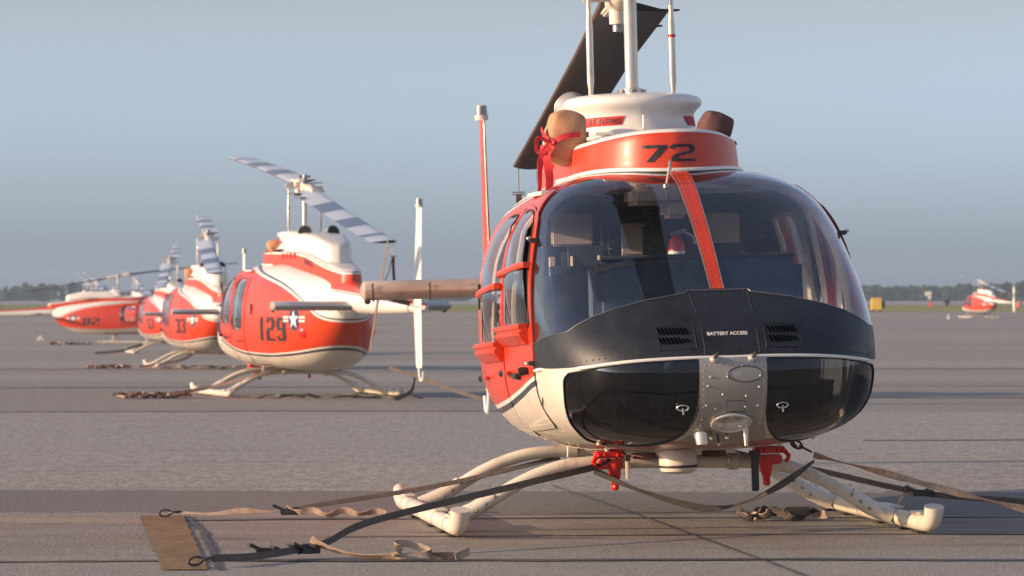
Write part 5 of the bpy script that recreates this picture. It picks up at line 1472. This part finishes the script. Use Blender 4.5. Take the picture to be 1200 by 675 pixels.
# trees
def leafmat(name,c1,c2):
    m,nt=newmat(name); a=noise_(nt,.5,4,.6); c=mixc(nt,ramp(nt,a,[(.35,0),(.65,1)]),c1,c2); finish(nt,c,.8,0,None,0,0,0,.2); return m
M['leaf']=leafmat('tree_leaves',(.035,.065,.025),(.07,.11,.035)); M['leaf2']=leafmat('pine_needles',(.022,.045,.02),(.045,.075,.03)); M['bark']=simple('tree_bark',(.10,.075,.055),.9)
def make_tree(kind,seed):
    rnd=random.Random(seed); H=10 if kind==0 else 12
    root=empty('broadleaf_tree' if kind==0 else 'pine_tree')
    mb=MB(); mb.tube([(0,0,-.3),(.1,0,H*.3),(.2,.1,H*.62),(.1,.1,H*.9)],[.28,.22,.12,.04],8)
    for k in range(6):
        a=rnd.random()*6.28; z0=H*(.3+.09*k); mb.tube([(.1,0,z0),(1.2*math.cos(a),1.2*math.sin(a),z0+.8),(2.2*math.cos(a),2.2*math.sin(a),z0+1.2)],[.09,.06,.02],5)
    mb.build('trunk',M['bark'],root)
    V=[];Fc=[]
    cl=[]
    for k in range(26 if kind==0 else 22):
        if kind==0:
            a=rnd.random()*6.28; h=rnd.uniform(.12,1.0); rr=rnd.uniform(0,3.4)*math.sin(PI*min(1,h*.75+.2))**.5; cl.append((rr*math.cos(a),rr*math.sin(a),H*h,rnd.uniform(.8,1.5)))
        else:
            h=k/21; rr=(1-h)*2.6*rnd.uniform(.3,1)+.1; a=rnd.random()*6.28; cl.append((rr*math.cos(a),rr*math.sin(a),H*(.12+.9*h),.5+1.0*(1-h)))
    for (x,y,z,r) in cl:
        for j in range(70):
            d=Vector((rnd.gauss(0,1),rnd.gauss(0,1),rnd.gauss(0,.75))).normalized()*r*rnd.uniform(.5,1.1)
            c=Vector((x,y,z))+d; s=rnd.uniform(.25,.5)
            u=Vector((rnd.gauss(0,1),rnd.gauss(0,1),rnd.gauss(0,1))).normalized(); w=u.orthogonal().normalized()
            b=len(V); V+=[c+u*s,c+w*s,c-u*s,c-w*s]; Fc.append([b,b+1,b+2,b+3])
    mesh_obj('crown',V,Fc,M['leaf'] if kind==0 else M['leaf2'],root,False)
    return root
protos=[make_tree(0,11),make_tree(0,12),make_tree(0,13),make_tree(1,14),make_tree(1,15)]
pk={p.name:kids(p) for p in protos}
used=set()
rnd=random.Random(5)
def treeat(px,D,H,kind,wx=1.0):
    p=rnd.choice(protos[:3] if kind==0 else protos[3:])
    if p.name not in used: r=p; used.add(p.name)
    else:
        r=p.copy(); COL.objects.link(r)
        for c in pk[p.name]: n=c.copy(); COL.objects.link(n); n.parent=r
    s=H/10; x=(px-600)/4600*D; r.location=(x,D,gz(D)-.2); r.rotation_euler=(0,0,rnd.random()*6.28); r.scale=(s*wx,s*wx,s)
    side='left' if px<600 else 'right'
    tag(r,('bushy broadleaf tree' if kind==0 else 'tall dark pine tree')+' in the hazy tree line along the horizon on the '+side,'tree','trees along the '+side+' horizon')
D0=1250
px=-10
while px<560:      # left and middle
    hh=rnd.uniform(4.2,5.6) if (px<115 or 180<px<280) else rnd.uniform(2.6,4.0)
    if px>110 and rnd.random()<.12: px+=14
    if 24<px<32: hh=6.3
    treeat(px,D0+rnd.uniform(-60,60),hh,rnd.choice((0,0,1)),1.7 if hh<4 else 1.25)
    px+=rnd.uniform(4,9)
px=1012
while px<1215:
    t=(px-1012)/190; hh=rnd.uniform(3.4,4.6)+1.0*t
    treeat(px,D0+rnd.uniform(-60,60),hh,rnd.choice((0,0,0,1)),1.6)
    px+=rnd.uniform(3.5,6.5)
for k in range(30):
    treeat(1012+k*6.6+rnd.uniform(-2,2),1330,rnd.uniform(4.2,5.4)+.02*k,0,1.6)
# tall light mast outside the frame on the left: throws the long thin shadow across the apron
mb=MB(); lx,ly=-42.0,50.0; zg=gz(ly); mb.tube([(lx,ly,zg),(lx,ly,zg+19)],[.30,.16],16,0); mb.box((lx,ly,zg+19.1),(1.6,2.6,.25),None,0,.05); mb.box((lx,ly,zg+.2),(1,1,.4),None,0,.05)
for k in range(4): mb.box((lx+.4,ly-1.0+.66*k,zg+18.8),(.5,.45,.4),None,0,.05)
tag(mb.build('light_mast',[M['steel']]),'tall grey floodlight mast standing on the apron left of the frame','light mast')
# ------------------------------------------------------------------ haze
bm=bmesh.new(); bmesh.ops.create_cube(bm,size=1)
for v in bm.verts: v.co=Vector((v.co.x*1040,1225+v.co.y*2640,7+v.co.z*24))
me=bpy.data.meshes.new('haze'); bm.to_mesh(me); bm.free()
hz=bpy.data.objects.new('haze',me); COL.objects.link(hz); hz['kind']='stuff'
m,nt=newmat('haze_air'); pv=N(nt,'ShaderNodeVolumePrincipled'); pv.inputs['Color'].default_value=(.66,.82,1,1); pv.inputs['Density'].default_value=.00030; pv.inputs['Anisotropy'].default_value=.3
o=N(nt,'ShaderNodeOutputMaterial'); L(nt,pv.outputs[0],o.inputs['Volume']); me.materials.append(m)
# ------------------------------------------------------------------ world, sun
SUN_EL=R(12.5)
az=R(15)   # from the left, slightly from the camera side
sd=Vector((-math.cos(az)*math.cos(SUN_EL),-math.sin(az)*math.cos(SUN_EL),math.sin(SUN_EL)))
w=bpy.data.worlds.new('World'); scene.world=w; w.use_nodes=True; nt=w.node_tree; nt.nodes.clear()
sk=nt.nodes.new('ShaderNodeTexSky'); sk.sky_type='NISHITA'; sk.sun_disc=False; sk.sun_elevation=SUN_EL; sk.sun_rotation=math.atan2(sd.x,sd.y)
sk.air_density=1.0; sk.dust_density=1.5; sk.ozone_density=3.0; sk.altitude=0
bg=nt.nodes.new('ShaderNodeBackground'); bg.inputs[1].default_value=.122
hs=nt.nodes.new('ShaderNodeHueSaturation'); hs.inputs['Saturation'].default_value=.58; L(nt,sk.outputs[0],hs.inputs['Color'])
tcw=nt.nodes.new('ShaderNodeTexCoord'); sw_=nt.nodes.new('ShaderNodeSeparateXYZ'); L(nt,tcw.outputs['Generated'],sw_.inputs[0])
tint=mixc(nt,ramp(nt,math_(nt,'POWER',math_(nt,'MAXIMUM',math_(nt,'MULTIPLY',sw_.outputs[2],11),0),2.4),[(0,0),(1,1)]),(1.05,1.235,1.70),(.925,.755,.665))
tint=mixc(nt,ramp(nt,sw_.outputs[2],[(.09,0),(.32,1)]),tint,(1.0,.97,1.07))
L(nt,mixc(nt,1.0,hs.outputs[0],tint,'MULTIPLY'),bg.inputs[0]); ow=nt.nodes.new('ShaderNodeOutputWorld'); L(nt,bg.outputs[0],ow.inputs[0])
sl=bpy.data.lights.new('sun','SUN'); sl.energy=3.9; sl.angle=R(.6); sl.color=(1,.69,.43)
so=bpy.data.objects.new('sun',sl); COL.objects.link(so); so.rotation_euler=sd.to_track_quat('Z','Y').to_euler(); so.location=(-30,-5,20)
# ------------------------------------------------------------------ camera
cd=bpy.data.cameras.new('camera'); cam=bpy.data.objects.new('camera',cd); COL.objects.link(cam)
cd.sensor_width=36; cd.lens=4600/1200*36; cd.clip_end=6000; cd.clip_start=.5
cam.location=(0,0,1.15); cam.rotation_euler=(R(90)+math.atan(12.5/4600),0,0)
cd.dof.use_dof=True; cd.dof.focus_distance=18.7; cd.dof.aperture_fstop=9.0
scene.camera=cam
scene.view_settings.view_transform='Standard'; scene.view_settings.look='None'; scene.view_settings.gamma=1; scene.view_settings.exposure=.8
scene.cycles.transparent_max_bounces=16
